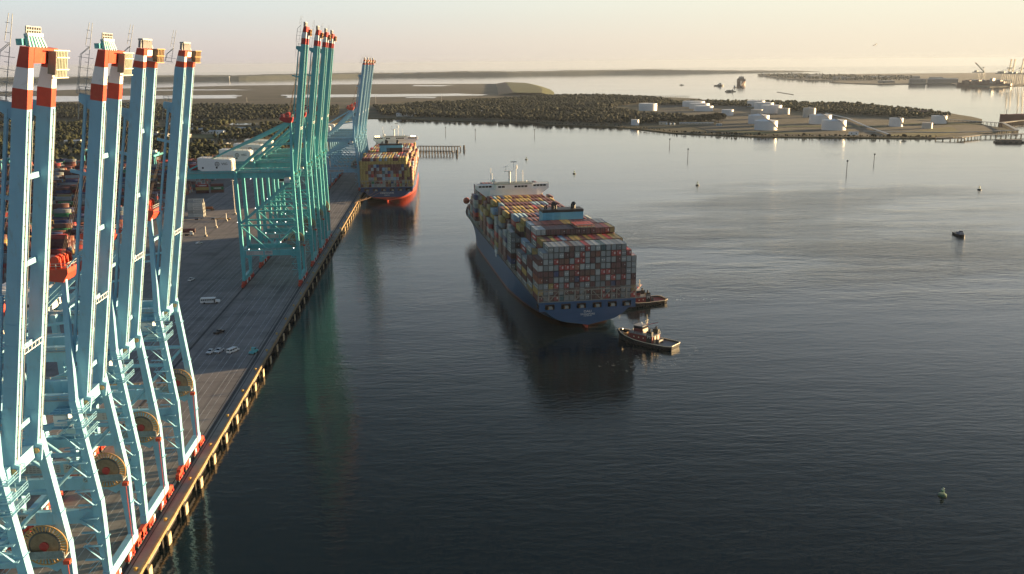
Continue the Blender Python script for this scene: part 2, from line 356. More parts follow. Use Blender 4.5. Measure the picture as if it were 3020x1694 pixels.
sheet('tank_farm_ground', subdiv([(557,1530),(636,1468),(826,1407),(885,1411),(1033,1497),(1140,1750),(1069,1831),(889,1995),(866,2328),(972,2561),(707,2645),(591,2333),(643,1976),(634,1793),(556,1698)], 50, 6), 2.0, YARDG, 0.3)
GRASS = ground_mat('dry grass', ((0.3, (0.075,0.08,0.03)), (0.55, (0.15,0.135,0.05)), (0.75, (0.20,0.17,0.07))), 0.02)
GREEN = ground_mat('mown grass', ((0.3, (0.05,0.07,0.03)), (0.7, (0.10,0.12,0.05))), 0.02)
for k, (p, m_) in enumerate(((([(-889,1521),(-632,1451),(-592,1547),(-848,1617)]), GRASS), ([(-866,1769),(-630,1716),(-609,1795),(-835,1840)], GREEN), ([(-414,1607),(-295,1580),(-285,1668),(-393,1687)], GREEN), ([(-550,1866),(-324,1797),(-323,1829),(-530,1897)], GREEN),
        ([(786,1424),(856,1394),(954,1473),(1002,1600),(914,1530)], GRASS), ([(932,1674),(1091,1639),(1110,1694),(952,1722)], GRASS), ([(655,1664),(893,1619),(898,1651),(665,1704)], GREEN), ([(327,2220),(415,2140),(445,2194),(366,2267)], GREEN), ([(556,1618),(686,1519),(716,1486),(596,1497)], GRASS))):
    sheet('grass_field', subdiv(p, 40, 5), 2.5, m_, 0.2)
def pond_mat():
    m = bpy.data.materials.new('still pond water'); m.use_nodes = True; b = m.node_tree.nodes['Principled BSDF']
    b.inputs['Base Color'].default_value = (0.02,0.025,0.03,1); b.inputs['Roughness'].default_value = 0.08; b.inputs['IOR'].default_value = 1.33; return m
POND = pond_mat()
for p in ([(-1830,4169),(-1422,4028),(-776,3973),(-688,3555),(-952,3606),(-1199,3423),(-1477,3389)], [(-582,3905),(-200,3856),(150,3819),(268,3649),(236,3541),(80,3518),(-100,3505),(-306,3537),(-507,3531)],
          [(-76,5485),(162,5370),(83,5115),(-69,5225)], [(-516,2055),(-358,1998),(-311,1976),(-305,1942),(-492,1971)], [(-47,3451),(67,3414),(54,3317),(-51,3384)], [(-1589,5085),(-1030,4933),(-844,4748),(-1408,4830)]):
    sheet('pond', subdiv(p, 60, 22), 2.6, POND, 0.2)
# green dike at the end of the marsh
dk = MB(); rows = []
DK = [((481,5658),(606,5357)), ((449,5125),(597,4906)), ((424,4618),(577,4395)), ((388,4027),(542,3949)), ((363,3575),(487,3482))]
for (a, b_) in DK:
    rows.append([(a[0]-60, a[1], 2.3+drop(*a)), (a[0], a[1], 11+drop(*a)), (b_[0]-25, b_[1], 11+drop(*b_)), (b_[0]+25, b_[1], 0.0+drop(*b_))])
vv = [p for r_ in rows for p in r_]; ff = []; mm = []
for i in range(len(rows)-1):
    for j in range(3): ff.append((i*4+j, i*4+j+1, i*4+j+5, i*4+j+4)); mm.append(0 if j else 1)
dk.v = vv; dk.f = ff; dk.m = mm; dk.add([vv[0], vv[1], vv[2], vv[3]], [(0,1,2,3)]); dk.add(vv[-4:], [(3,2,1,0)])
tag(dk.build('dike', [ground_mat('dike grass', ((0.3, (0.07,0.085,0.03)), (0.7, (0.15,0.15,0.055))), 0.02), ground_mat('dike clay', ((0.3, (0.22,0.13,0.07)), (0.7, (0.30,0.19,0.11))), 0.03)]), kind='structure')
# hazy low shore on the horizon
hs = MB(); top = []
xs = np.linspace(-9000, 4600, 240)
def ysh(x): return float(np.interp(x, (-9000,-3700,-1700,-600,800,2000,3500,5400), (8000,8280,8450,9500,9700,10200,10350,10800)))
for x in xs:
    y = ysh(x); h = 33 + 8*mnoise.noise((x*0.0013, 0, 0)) + 5*mnoise.noise((x*0.012, 3, 0))
    if x > 2600: h *= max(0.05, 1-(x-2600)/2000)
    d_ = drop(x, y); top.append([(x, y, d_-2), (x, y+40, d_+h), (x, y+900, d_+h+6+4*mnoise.noise((x*0.004, 7, 0))), (x, y+1400, d_-4)])
for a, b_ in zip(top, top[1:]):
    for j in range(3): hs.add([a[j], b_[j], b_[j+1], a[j+1]], [(0,1,2,3)])
tag(hs.build('hills', ground_mat('far wooded shore', ((0.3, (0.03,0.04,0.035)), (0.7, (0.08,0.085,0.075))), 0.004)), kind='structure')
# far right peninsula
PEN = [(2951,8177),(2694,7158),(2482,6387),(2448,5708),(2505,5437),(2292,5095),(2279,4764),(2334,4572),(2513,4567),(2699,4560),(2579,4305),(2519,3932),(2774,4078),(3466,4046),(6738,4286),(6239,8308)]
sheet('far_land', subdiv(PEN, 150, 25), 3.0, ground_mat('far quay land', ((0.3, (0.05,0.05,0.045)), (0.7, (0.13,0.125,0.115))), 0.006), 5.0)
# ------------------------------------------------------------------ woods
def ico():
    p = (1+5**0.5)/2
    v = np.array([(-1,p,0),(1,p,0),(-1,-p,0),(1,-p,0),(0,-1,p),(0,1,p),(0,-1,-p),(0,1,-p),(p,0,-1),(p,0,1),(-p,0,-1),(-p,0,1)], float); v /= np.linalg.norm(v[0])
    f = np.array([(0,11,5),(0,5,1),(0,1,7),(0,7,10),(0,10,11),(1,5,9),(5,11,4),(11,10,2),(10,7,6),(7,1,8),(3,9,4),(3,4,2),(3,2,6),(3,6,8),(3,8,9),(4,9,5),(2,4,11),(6,2,10),(8,6,7),(9,8,1)])
    return v, f
ICV, ICF = ico()
def leaf_mat(name, lo, hi):
    m = bpy.data.materials.new(name); m.use_nodes = True; t = m.node_tree; n = t.nodes; l = t.links; b = n['Principled BSDF']; b.inputs['Roughness'].default_value = 0.8; b.inputs['Specular IOR Level'].default_value = 0.15
    g = n.new('ShaderNodeNewGeometry'); z = n.new('ShaderNodeTexNoise'); z.inputs['Scale'].default_value = 0.09; z.inputs['Detail'].default_value = 5; z.inputs['Roughness'].default_value = 0.7; l.new(g.outputs['Position'], z.inputs['Vector'])
    r_ = n.new('ShaderNodeValToRGB'); r_.color_ramp.elements[0].position = 0.34; r_.color_ramp.elements[1].position = 0.68; r_.color_ramp.elements[0].color = (*lo, 1); r_.color_ramp.elements[1].color = (*hi, 1)
    l.new(z.outputs['Fac'], r_.inputs[0]); l.new(r_.outputs[0], b.inputs['Base Color']); return m
LEAF = leaf_mat('wood foliage', (0.008,0.012,0.007), (0.027,0.030,0.016))
LEAF2 = leaf_mat('bright wood foliage', (0.013,0.019,0.008), (0.044,0.046,0.019))
def inside(poly, X, Y):
    r_ = np.zeros(len(X), bool); n = len(poly)
    for i in range(n):
        x0, y0 = poly[i]; x1, y1 = poly[(i+1) % n]
        c = ((y0 > Y) != (y1 > Y)); xx = (x1-x0)*(Y-y0)/((y1-y0) if y1 != y0 else 1e-9)+x0
        r_ ^= c & (X < xx)
    return r_
def wood(name, label, poly, spacing, h, m, holes=(), clump=None, lumps=4):
    xs = [p[0] for p in poly]; ys = [p[1] for p in poly]
    gx, gy = np.meshgrid(np.arange(min(xs), max(xs), spacing), np.arange(min(ys), max(ys), spacing))
    X = gx.ravel()+rng.uniform(-.45, .45, gx.size)*spacing; Y = gy.ravel()+rng.uniform(-.45, .45, gx.size)*spacing
    k = inside(poly, X, Y)
    for hx, hy, hr in holes: k &= ((X-hx)**2+(Y-hy)**2) > hr*hr
    if clump is not None:
        k &= np.array([mnoise.noise((x*clump[0], y*clump[0], 5)) > clump[1] for x, y in zip(X, Y)])
    X, Y = X[k], Y[k]; n = len(X)
    H = h*rng.uniform(0.6, 1.25, n)*np.array([1+0.45*mnoise.noise((x*0.007, y*0.007, 2)) for x, y in zip(X, Y)])
    V = []; F = []; base = 0
    for q in range(lumps):
        ang = rng.uniform(0, 6.28, n); rr = (H*0.27*rng.uniform(0.3, 1.0, n))*(0 if q == 0 else 1)
        cx = X+rr*np.cos(ang); cy = Y+rr*np.sin(ang); cz = 1.6+drop(X, Y)+H*(0.72 if q == 0 else 1)*(0.72 if q == 0 else rng.uniform(0.35, 0.72, n)) if q else 1.6-(X*X+Y*Y)/(2*EARTH)+H*0.66
        s = H*(0.34 if q == 0 else 0.23)*rng.uniform(0.8, 1.2, n)
        jit = rng.uniform(0.72, 1.28, (n, 12, 1))
        v = ICV[None]*jit*s[:, None, None]*np.array([1, 1, 0.95])
        v[:, :, 0] += cx[:, None]; v[:, :, 1] += cy[:, None]; v[:, :, 2] += np.asarray(cz)[:, None]
        V.append(v.reshape(-1, 3)); F.append((ICF[None]+(np.arange(n)*12)[:, None, None]+base).reshape(-1, 3)); base += n*12
    # trunks
    tw = 0.35
    tv = np.zeros((n, 6, 3)); 
    for i, a in enumerate((0, 2.1, 4.2)):
        tv[:, i] = np.stack([X+tw*math.cos(a), Y+tw*math.sin(a), 1.2-(X*X+Y*Y)/(2*EARTH)], 1); tv[:, i+3] = tv[:, i]; tv[:, i+3, 2] += H*0.6
    tf = np.array([(0,1,4),(0,4,3),(1,2,5),(1,5,4),(2,0,3),(2,3,5)])
    mi = np.zeros(base//12*20, int)
    V.append(tv.reshape(-1, 3)); F.append((tf[None]+(np.arange(n)*6)[:, None, None]+base).reshape(-1, 3)); mi = np.concatenate([mi, np.ones(n*6, int)])
    o = npmesh(name, np.concatenate(V), np.concatenate(F), [m, BARK], mi)
    return tag(o, label=label, cat='wood', kind='stuff')
BARK = mat('bark', (0.06,0.045,0.035), 0.9, var=0.3, scale=0.5)
W1 = [(-3102,2720),(-1371,3154),(-529,2803),(-212,2655),(-166,2216),(-367,2069),(-1002,2342),(-2931,2169)]
wood('wood', 'dark forest belt beyond the container yard and cranes', W1, 13, 10.5, LEAF, lumps=3)
W2 = [(-66,2221),(101,2067),(189,2017),(298,1888),(397,1814),(466,1792),(525,1819),(619,1813),(633,1952),(554,2065),(533,2224),(512,2398),(628,2646),(812,2876),(741,3186),(469,3322),(295,3118),(101,2813),(-114,2661)]
wood('wood', 'broad dark wood along the far side of the bay', W2, 11, 10.5, LEAF, holes=((371,2204,60),(288,2071,34),(466,1860,26),(602,2302,29),(456,1770,19)), lumps=4)
W3 = [(947,2184),(988,2024),(1069,1879),(1138,1854),(1201,1940),(1228,2162),(1200,2360),(1129,2519),(990,2663),(833,2720),(677,2645),(688,2567),(815,2541),(915,2398)]
wood('wood', 'olive green wood behind the white tanks', W3, 10, 10, LEAF2, lumps=4)
W4 = [(-1486,1260),(-555,1191),(-148,1182),(-127,1633),(-185,1938),(-588,2042),(-1468,2139)]
wood('wood', 'patchy trees between the fields behind the container yard', W4, 11, 9.5, LEAF2, holes=((-750,1534,102),(-738,1782,76),(-349,1630,51),(-425,1414,38),(-412,1839,51)), clump=(0.011, -0.05), lumps=4)
# ------------------------------------------------------------------ ship to shore cranes
def make_crane(name, label, yc, P):
    B = P['paint']; U = P.get('under', B)
    off = (-20.0, 0.0, 3.5)
    root = empty(name, (-20.0, yc, 3.5), 0, label, 'crane', P['group'])
    def part(mb, nm, mats, par=None, smooth=False): return mb.build(nm, mats, par or root, off, smooth)
    zp0, zp1, zt, zg0, zg1, za, hx, hz = P['zp0'], P['zp1'], P['tie'], P['zg0'], P['zg1'], P['apex'], P['hx'], P['hz']
    XW, XL, YL = -4.55, -35.1, P['yl']; lw = P['lean']
    xw = lambda z: XW if z < zp1 else XW + lw*(z-zp1)/(zg1-zp1)
    xl = lambda z: XL if z < zp1 else XL + 0.25*lw*(z-zp1)/(zg1-zp1)
    # gantry: bogies, sills, legs
    for X in (XW, XL):
        for s in (-1, 1):
            b = MB(); y0 = s*YL
            b.prism([(X-0.55, 6.2), (X+0.55, 6.2), (X+0.55, 7.0), (X-0.55, 7.0)], y0-4.2, y0+4.2)
            for q in (-3.6, 3.6):
                b.box(X-0.5, X+0.5, y0+q-2.2, y0+q+2.2, 5.3, 6.15)
                for e in (-1.3, 1.3):
                    b.box(X-0.48, X+0.48, y0+q+e-1.0, y0+q+e+1.0, 4.3, 5.25); b.box(X-0.85, X+0.85, y0+q+e-0.35, y0+q+e+0.35, 4.6, 5.2, 1)
                    for wv in (-0.5, 0.5): b.tube((X-0.3, y0+q+e+wv, 4.0), (X+0.3, y0+q+e+wv, 4.0), 0.44, 10, 2)
            b.box(X-0.75, X+0.75, y0-s*4.9-0.6, y0-s*4.9+0.6, 4.6, 6.3, 3)
            part(b, 'bogie', [RED, DRED, DGREY, WHITE])
        b = MB(); b.box(X-0.8, X+0.8, -YL-1.3, YL+1.3, 7.0, 9.3)
        for y in np.linspace(-YL+3, YL-3, 7): b.box(X+0.8, X+0.86, y-0.1, y+0.1, 7.1, 9.2)
        part(b, 'sill_beam', [B])
    for s in (-1, 1):
        for X, fx in ((XW, xw), (XL, xl)):
            b = MB(); y = s*YL; wy = P['wy']; k = 1 if X == XW else -1
            # lower leg flares towards the portal beam
            b.beam((X, y, 8.8), (X-k*0.35, y, zp0), wy, 1.3, 0, wy, 2.3, ref=(1,0,0)); b.beam((X-k*0.35, y, zp0), (fx(zp1)-k*0.2, y, zp1+2.5), wy, 2.3, 0, wy, 2.0, ref=(1,0,0))
            b.beam((fx(zp1)-k*0.2, y, zp1+2.5), (fx(zg1), y, zg1), wy, 1.75, 0, wy*0.85, 1.5, ref=(1,0,0))
            for z in (zp0-4, zp1+9, zt+8): b.box(fx(z)-1.15, fx(z)+1.15, y-wy/2-0.05, y+wy/2+0.05, z, z+0.12)
            part(b, 'leg', [B])
    # frames across the quay
    for s in (-1, 1):
        y = s*YL
        b = MB(); b.prism([(XL+1.0, zp0), (XL+2.5, zp0-1.2), (XL+4.5, zp0), (XW-4.5, zp0), (XW-2.5, zp0-1.2), (XW-1.0, zp0), (XW-1.0, zp1), (XL+1.0, zp1)], y-0.75, y+0.75)
        part(b, 'portal_beam', [B])
        b = MB(); b.tube((xl(zt)+0.8, y, zt), (xw(zt)-0.8, y, zt), 0.55, 10); part(b, 'tie_beam', [B], smooth=False)
        for a in ((xl(zt)+0.9, zt-0.8), (xw(zt)-0.9, zt-0.8)):
            b = MB(); b.tube((a[0], y, a[1]), (-20 + (1.2 if a[0] > -20 else -1.2), y, zp1+0.2), 0.45, 9); part(b, 'diagonal_brace', [B])
        b = MB(); b.beam((xl(zt)+0.8, y, zt+1.2), (xw(zg0)-0.8, y, zg0-1.0), 1.1, 1.3); part(b, 'diagonal_brace', [B])
        # handrail walkway on the portal beam
        b = MB(); b.rail([(XL+1, y-0.75, zp1), (XW-1, y-0.75, zp1)], 1.1, 0, 3.0); part(b, 'handrail', [LGREY])
    # along-quay beams between the legs
    for fx, z, h in ((xw, zg0+0.6, 2.6), (xl, zg0+0.6, 2.6)):
        b = MB(); b.box(fx(z)-0.8, fx(z)+0.8, -YL+1, YL-1, z, z+h); part(b, 'cross_beam', [B])
    b = MB(); b.box(xl(zp0)-0.7, xl(zp0)+0.7, -YL+1, YL-1, zp0+0.4, zp1-0.4); part(b, 'cross_beam', [B])
    # trolley girders with back reach
    gy = P['gy']
    for s in (-1, 1):
        b = MB(); b.box(P['back'], hx-0.5, s*gy-0.75, s*gy+0.75, zg0, zg1)
        for x in np.arange(P['back']+3, hx-2, 4.0): b.box(x, x+0.12, s*gy-0.8, s*gy+0.8, zg0+0.1, zg1+0.03)
        part(b, 'trolley_girder', [B])
        b = MB(); yy = s*(gy+1.4); b.box(P['back'], hx-2, yy-0.5, yy+0.5, zg1-1.0, zg1-0.9); b.rail([(P['back'], yy+s*0.5, zg1-0.9), (hx-2, yy+s*0.5, zg1-0.9)], 1.1, 0, 3.5); part(b, 'walkway', [LGREY])
    for x in (P['back']+0.6, P['back']+14, xl(zg0), -20):
        b = MB(); b.box(x-0.6, x+0.6, -gy+0.75, gy-0.75, zg0+0.5, zg1-0.5); part(b, 'cross_beam', [B])
    # upper frame to the apex
    ax = P['ax']; ya = 3.4
    for s in (-1, 1):
        b = MB(); b.beam((xw(zg1), s*YL, zg1-0.5), (ax, s*ya, za-2), 1.5, 1.5, 0, 1.0, 1.0, ref=(1,0,0)); part(b, 'mast_leg', [B])
        b = MB(); b.beam((ax-0.4, s*ya, za-2.6), (xl(zg1), s*gy, zg1+0.6), 0.9, 1.1); part(b, 'strut', [B])
        b = MB(); b.beam((ax-0.6, s*ya, za-1.8), (P['back']+2.5, s*gy, zg1+0.8), 0.7, 0.8); b.beam((P['back']+2.5, s*gy, zg1+3.0), (P['back']+2.5, s*gy, zg1-0.2), 0.5); part(b, 'backstay', [B])
        b = MB(); zk = (zg1+za)/2; b.beam((ax-0.5, s*(ya+(YL-ya)*0.5), zk), (xl(zg1)*0.5+ax*0.5, s*(ya+gy)/2, (zg1+za-3)/2), 0.5); part(b, 'diagonal_brace', [B])
    b = MB(); b.box(ax-0.5, ax+0.5, -YL*0.72, YL*0.72, zg1+(za-zg1)*0.33, zg1+(za-zg1)*0.33+1.3); part(b, 'cross_beam', [B])
    b = MB(); b.box(ax-0.4, ax+0.4, -5, 5, zg1+(za-zg1)*0.68, zg1+(za-zg1)*0.68+1.0); part(b, 'cross_beam', [B])
    # red sheave platform on the apex
    b = MB(); b.prism([(ax-5.6, za-1.2), (ax-3.0, za-2.6), (ax+0.2, za-3.0), (ax+1.4, za-1.0), (ax+1.4, za), (ax-5.6, za)], -4.6, 4.6)
    for y in (-3, -1, 1, 3):
        b.box(ax-2.6, ax-0.4, y-0.25, y+0.25, za, za+2.2); b.tube((ax-1.5, y-0.45, za+1.7), (ax-1.5, y+0.45, za+1.7), 0.95, 14)
    b.box(ax-5.0, ax-3.6, -3.4, 3.4, za, za+1.6); apx = part(b, 'apex_platform', [RED if P['kind'] != 'T' else DRED])
    b = MB(); b.rail([(ax-5.6, -4.6, za), (ax+1.4, -4.6, za), (ax+1.4, 4.6, za), (ax-5.6, 4.6, za), (ax-5.6, -4.6, za)], 1.2, 0, 1.8); part(b, 'handrail', [LGREY], apx)
    # machinery house
    hx0, hx1 = P['house']; hz0 = zg1-0.4; hz1 = hz0+P['hh']
    b = MB(); b.prism([(hx0, hz0+1.6), (hx0+3, hz0), (hx1, hz0), (hx1, hz1-1.6), (hx1-1.2, hz1-1.0), (hx0+3, hz1), (hx0, hz1)], -gy-0.6, gy+0.6)
    house = part(b, 'machinery_house', [WHITE])
    b = MB()
    for y in np.linspace(-gy, gy-2.0, 6): b.box(hx1, hx1+0.12, y, y+1.6, hz0+0.8, hz1-2.2)
    part(b, 'louvre', [mat('pale louvre', (0.62,0.56,0.48), 0.5)], house)
    b = MB(); 
    for x in (hx0+2.2, hx0+9.5): b.box(x, x+0.9, -gy-0.66, -gy-0.58, hz0+1.8, hz0+2.7)
    part(b, 'window', [GLASS], house)
    for s in (-1, 1): b = MB(); b.rail([(hx0+3, s*(gy+0.5), hz1), (hx1-1.2, s*(gy+0.5), hz1-1)], 1.1, 0, 2.5); part(b, 'handrail', [OCHRE], house)
    if P['kind'] == 'T':
        b = MB(); b.ring((hx0+10.3, -gy-0.66, hz0+P['hh']*0.56), 1.1, 0.14, n=22, k=5); b.box(hx0+9.4, hx0+11.2, -gy-0.7, -gy-0.62, hz0+P['hh']*0.56-0.1, hz0+P['hh']*0.56+0.1); b.box(hx0+10.2, hx0+10.4, -gy-0.7, -gy-0.62, hz0+P['hh']*0.56-1, hz0+P['hh']*0.56+1); part(b, 'emblem', [INK], house)
        text('lettering', 'VIG', 1.7, (hx0+14.2-off[0], -gy-0.7, hz0+P['hh']*0.56-off[2]), (R(90), 0, 0), INK, house, sx=1.2)
    b = MB(); b.box(P['back']+3.0, P['back']+6.0, -3.2, 3.2, zg1+0.4, zg1+3.4); part(b, 'winch_box', [DRED])
    # operator cab below the girders and trolley
    cx = P['cab']; b = MB(); b.box(cx-3.5, cx+3.5, -gy, gy, zg0-0.9, zg0-0.1); part(b, 'trolley', [B])
    b = MB(); b.box(cx-1.6, cx+1.4, 2.2, 4.6, zg0-3.6, zg0-0.95); cab = part(b, 'operator_cab', [WHITE])
    b = MB(); b.box(cx+1.4, cx+1.46, 2.4, 4.4, zg0-3.3, zg0-1.5); b.box(cx-1.4, cx+1.2, 2.13, 2.2, zg0-2.9, zg0-1.6); part(b, 'window', [GLASS], cab)
    # electric cabins and platforms round the hinge
    b = MB(); b.box(hx-6.2, hx-3.4, -YL-0.6, -YL+3.0, hz-4.6, hz-2.0); b.box(hx-3.0, hx-0.6, -YL+3.2, -YL+3.3, hz-6.4, hz-4.0); part(b, 'switch_cabin', [WHITE])
    b = MB()
    for z in (hz-7.2, hz-4.7, hz-1.2):
        b.box(hx-6.5, hx+0.6, -YL-1.6, -YL+5.6, z-0.12, z); b.rail([(hx-6.5, -YL-1.6, z), (hx+0.6, -YL-1.6, z), (hx+0.6, -YL+5.6, z), (hx-6.5, -YL+5.6, z)], 1.1, 0, 1.8)
    part(b, 'platform', [B])
    for s in (-1, 1):
        b = MB(); b.prism([(hx-2.0, hz-2.6), (hx+0.4, hz-2.6), (hx+1.0, hz+0.6), (hx-2.0, hz+1.8)], s*gy-0.95, s*gy-0.25); b.tube((hx-0.2, s*gy-1.2, hz-0.4), (hx-0.2, s*gy+1.2, hz-0.4), 0.6, 12, 1)
        part(b, 'hinge', [B, OCHRE])
    # zig zag stairs on the near landward leg and a stair tower up the near waterside leg
    b = MB(); z = 9.5; sd = 1
    while z < zg0-3:
        x0 = xw(z)-2.0; b.beam((x0-sd*1.6, -YL-1.9, z), (x0+sd*1.6, -YL-1.9, z+3.4), 0.5, 0.12); b.beam((x0-sd*1.6, -YL-1.4, z+1.0), (x0+sd*1.6, -YL-1.4, z+4.4), 0.08); b.box(x0-2.0, x0+2.0, -YL-2.2, -YL-1.3, z+3.3, z+3.4); z += 3.4; sd = -sd
    part(b, 'stairway', [B])
    # cable reel on its platform between the waterside legs
    rx, ry, rz = XW-3.6, YL-2.0, zp1+0.9; RC = 1.6; b = MB(); b.box(XW-8.6, XW+0.4, YL-3.5, YL-3.4, zp1+0.3, zp1+1.9); part(b, 'reel_guard', [mat('wire mesh guard', (0.16,0.2,0.22), 0.6, var=0.3, scale=1.5)])
    b = MB(); b.box(rx-5.2, rx+4.2, ry-1.4, ry+1.4, zp1+0.1, zp1+0.35); b.rail([(rx-5.2, ry-1.4, zp1+0.3), (rx+4.2, ry-1.4, zp1+0.3)], 1.2, 0, 1.4); part(b, 'platform', [LGREY])
    b = MB(); b.ring((rx, ry, rz+RC), 4.4, 0.15, n=36, m=0)
    for i in range(36):
        a = 2*math.pi*i/36; b.beam((rx+2.9*math.cos(a), ry, rz+RC+2.9*math.sin(a)), (rx+4.35*math.cos(a), ry, rz+RC+4.35*math.sin(a)), 0.16, 0.32, 0)
    b.ring((rx, ry, rz+RC), 2.9, 0.3, n=30, m=1); b.tube((rx, ry-0.25, rz+RC), (rx, ry+0.25, rz+RC), 2.8, 26, 2); b.tube((rx, ry-0.6, rz+RC), (rx, ry+0.4, rz+RC), 0.9, 14, 3); b.box(rx-0.3, rx+0.3, ry-0.4, ry+0.4, zp1, rz+RC, 3)
    part(b, 'cable_reel', [OCHRE, DGREY, mat('wound cable', (0.20,0.14,0.09), 0.7, var=0.3, scale=1.0), DRED])
    b = MB(); b.box(XW+0.2, XW+1.5, YL-3.6, YL-2.4, zp1-1.2, zp1-0.4); b.beam((XW+0.85, YL-3.0, zp1-1.2), (XW+0.85, YL-3.0, 4.2), 0.14); part(b, 'cable_guide', [RED])
    # sign boards on the near portal beam
    b = MB(); b.box(-32.6, -23.6, -YL-0.86, -YL-0.78, zp0+0.55, zp1-0.35); sg = part(b, 'sign_board', [mat('faded sign white', (0.42,0.42,0.42), 0.6, var=0.1, scale=0.8)])
    b = MB()
    for x in np.arange(-32.2, -24.2, 0.95):
        if -29.0 < x < -26.2: continue
        for z in np.arange(zp0+0.85, zp1-0.6, 0.5): b.box(x, x+0.65, -YL-0.90, -YL-0.86, z, z+0.22)
    part(b, 'lettering', [mat('sign grey print', (0.22,0.22,0.23), 0.7)], sg)
    b = MB(); b.box(-22.8, -18.6, -YL-0.86, -YL-0.78, zp0+0.5, zp1-0.3); sg = part(b, 'sign_board', [mat('faded sign white', (0.42,0.42,0.42))])
    text('lettering', 'ZPMC', 1.25, (-20.7-off[0], -YL-0.9, (zp0+zp1)/2+0.35-off[2]), (R(90), 0, 0), INK, sg, sx=1.0)
    # working lights
    b = MB()
    for x, y, z in () if P['kind'] != 'T' else ((-31, -YL-0.9, zp1+0.7), (-25.5, -YL-0.9, zp1+0.7), (-17, YL-0.9, zp1+0.9), (-12, YL-0.9, zp1+0.9), (-7, -YL-1, zp1+0.9), (-28, -gy-1.2, zg0-0.3), (-15, gy+1.2, zg0-0.3), (-36, -YL-0.9, zt+2), (ax-0.6, -YL*0.6, zg1+(za-zg1)*0.5)): b.ball((x, y, z), 0.17, 0, 6, 4)
    if b.v: part(b, 'work_light', [LAMP])
    # ------------------------------------------------ raised boom
    al = P['alpha']; sa, ca = math.sin(al), math.cos(al)
    def Q(s, d, y): return (hx + s*sa + d*ca, y, hz + s*ca - d*sa)
    L = (P['ztop']-hz)/ca; bands = [((z-hz)/ca) for z in P['bands']]    # bottoms of red, white, red
    dep = P['dep']; gw = P['gw']
    def girder(b, yc0):
        st = [0.0, 2.0, bands[0], bands[1], bands[2], L]
        col = [0, 0, 1, 2, 1]
        def d0(s):                       # back face tapers towards the tip
            tl = P['taper']; return -dep if s < L-tl else -dep + (dep-P['tipd'])*(s-(L-tl))/tl
        cuts = sorted(set(st + [L-P['taper']] + list(np.arange(6, bands[0], 8.0))))
        for a, c in zip(cuts, cuts[1:]):
            if c-a < 1e-4: continue
            mi = 0
            for k in range(5):
                if st[k]-1e-6 <= a < st[k+1]-1e-6: mi = col[k]
            vs = [Q(s, d, y) for s in (a, c) for d, y in ((d0(s), yc0-gw/2), (0, yc0-gw/2), (0, yc0+gw/2), (d0(s), yc0+gw/2))]
            fs = [(0,1,5,4), (1,2,6,5), (2,3,7,6), (3,0,4,7)]
            if a == cuts[0]: fs.append((0,3,2,1))
            if abs(c-L) < 1e-6: fs.append((4,5,6,7))
            b.add(vs, fs, mi)
        for s in np.arange(4, bands[0], 4.0):      # stiffener seams
            b.beam(Q(s, d0(s)+0.05, yc0-gw/2-0.02), Q(s, -0.05, yc0-gw/2-0.02), 0.05, 0.05, 0)
    b = MB(); girder(b, -gy); girder(b, gy)
    e0 = L-2.6 if P['kind'] != 'S' else L-1.8
    vs = [Q(s, d, y) for s in (e0, L-0.02) for d, y in ((-P['tipd']+0.1, -gy+gw/2), (0.05, -gy+gw/2), (0.05, gy-gw/2), (-P['tipd']+0.1, gy-gw/2))]
    b.add(vs, [(0,3,2,1), (4,5,6,7), (0,1,5,4), (1,2,6,5), (2,3,7,6), (3,0,4,7)], 1)
    for s in (6, 22, 38, 54): b.beam(Q(s, -dep+0.7, -gy), Q(s, -dep+0.7, gy), 0.8, 1.0, 0)
    if P['kind'] == 'S':
        vs = [Q(s, d, y) for s in (e0+0.3, L-0.2) for d, y in ((0.05, -gy*0.75), (0.12, -gy*0.75), (0.12, gy*0.75), (0.05, gy*0.75))]
        b.add(vs, [(0,3,2,1), (4,5,6,7), (0,1,5,4), (1,2,6,5), (2,3,7,6), (3,0,4,7)], 2)
    boom = part(b, 'boom', [B, RED if P['kind'] != 'T' else DRED, WHITE])
    # trolley rails with clips on the water side faces
    b = MB()
    for s_ in (-1, 1):
        yy = s_*(gy+0.15); b.beam(Q(1.5, 0.10, yy), Q(bands[0]-0.3, 0.10, yy), 0.14, 0.2, 0)
        for s in np.arange(2, bands[0], 2.1): b.beam(Q(s, 0.09, yy-0.28), Q(s, 0.09, yy+0.28), 0.14, 0.16, 1)
    part(b, 'trolley_rail', [LGREY, DGREY], boom)
    # walkway along the far girder, with posts
    b = MB(); yy = gy+gw/2+0.55
    vs = [Q(s, d, y) for s in (2, bands[0]-1) for d, y in ((-1.7, yy-0.5), (-1.6, yy-0.5), (-1.6, yy+0.5), (-1.7, yy+0.5))]
    b.add(vs, [(0,3,2,1), (4,5,6,7), (0,1,5,4), (1,2,6,5), (2,3,7,6), (3,0,4,7)])
    for s in np.arange(3, bands[0]-1, 2.4): b.beam(Q(s, -1.6, yy+0.5), Q(s, -0.3, yy+0.5), 0.09); 
    for d in (-0.95, -0.35): b.beam(Q(2, d, yy+0.5), Q(bands[0]-1, d, yy+0.5), 0.08)
    b.beam(Q(2, 0.0, -gy+gw/2+0.5), Q(bands[0]-2, 0.0, -gy+gw/2+0.5), 0.1)
    part(b, 'walkway', [LGREY], boom)
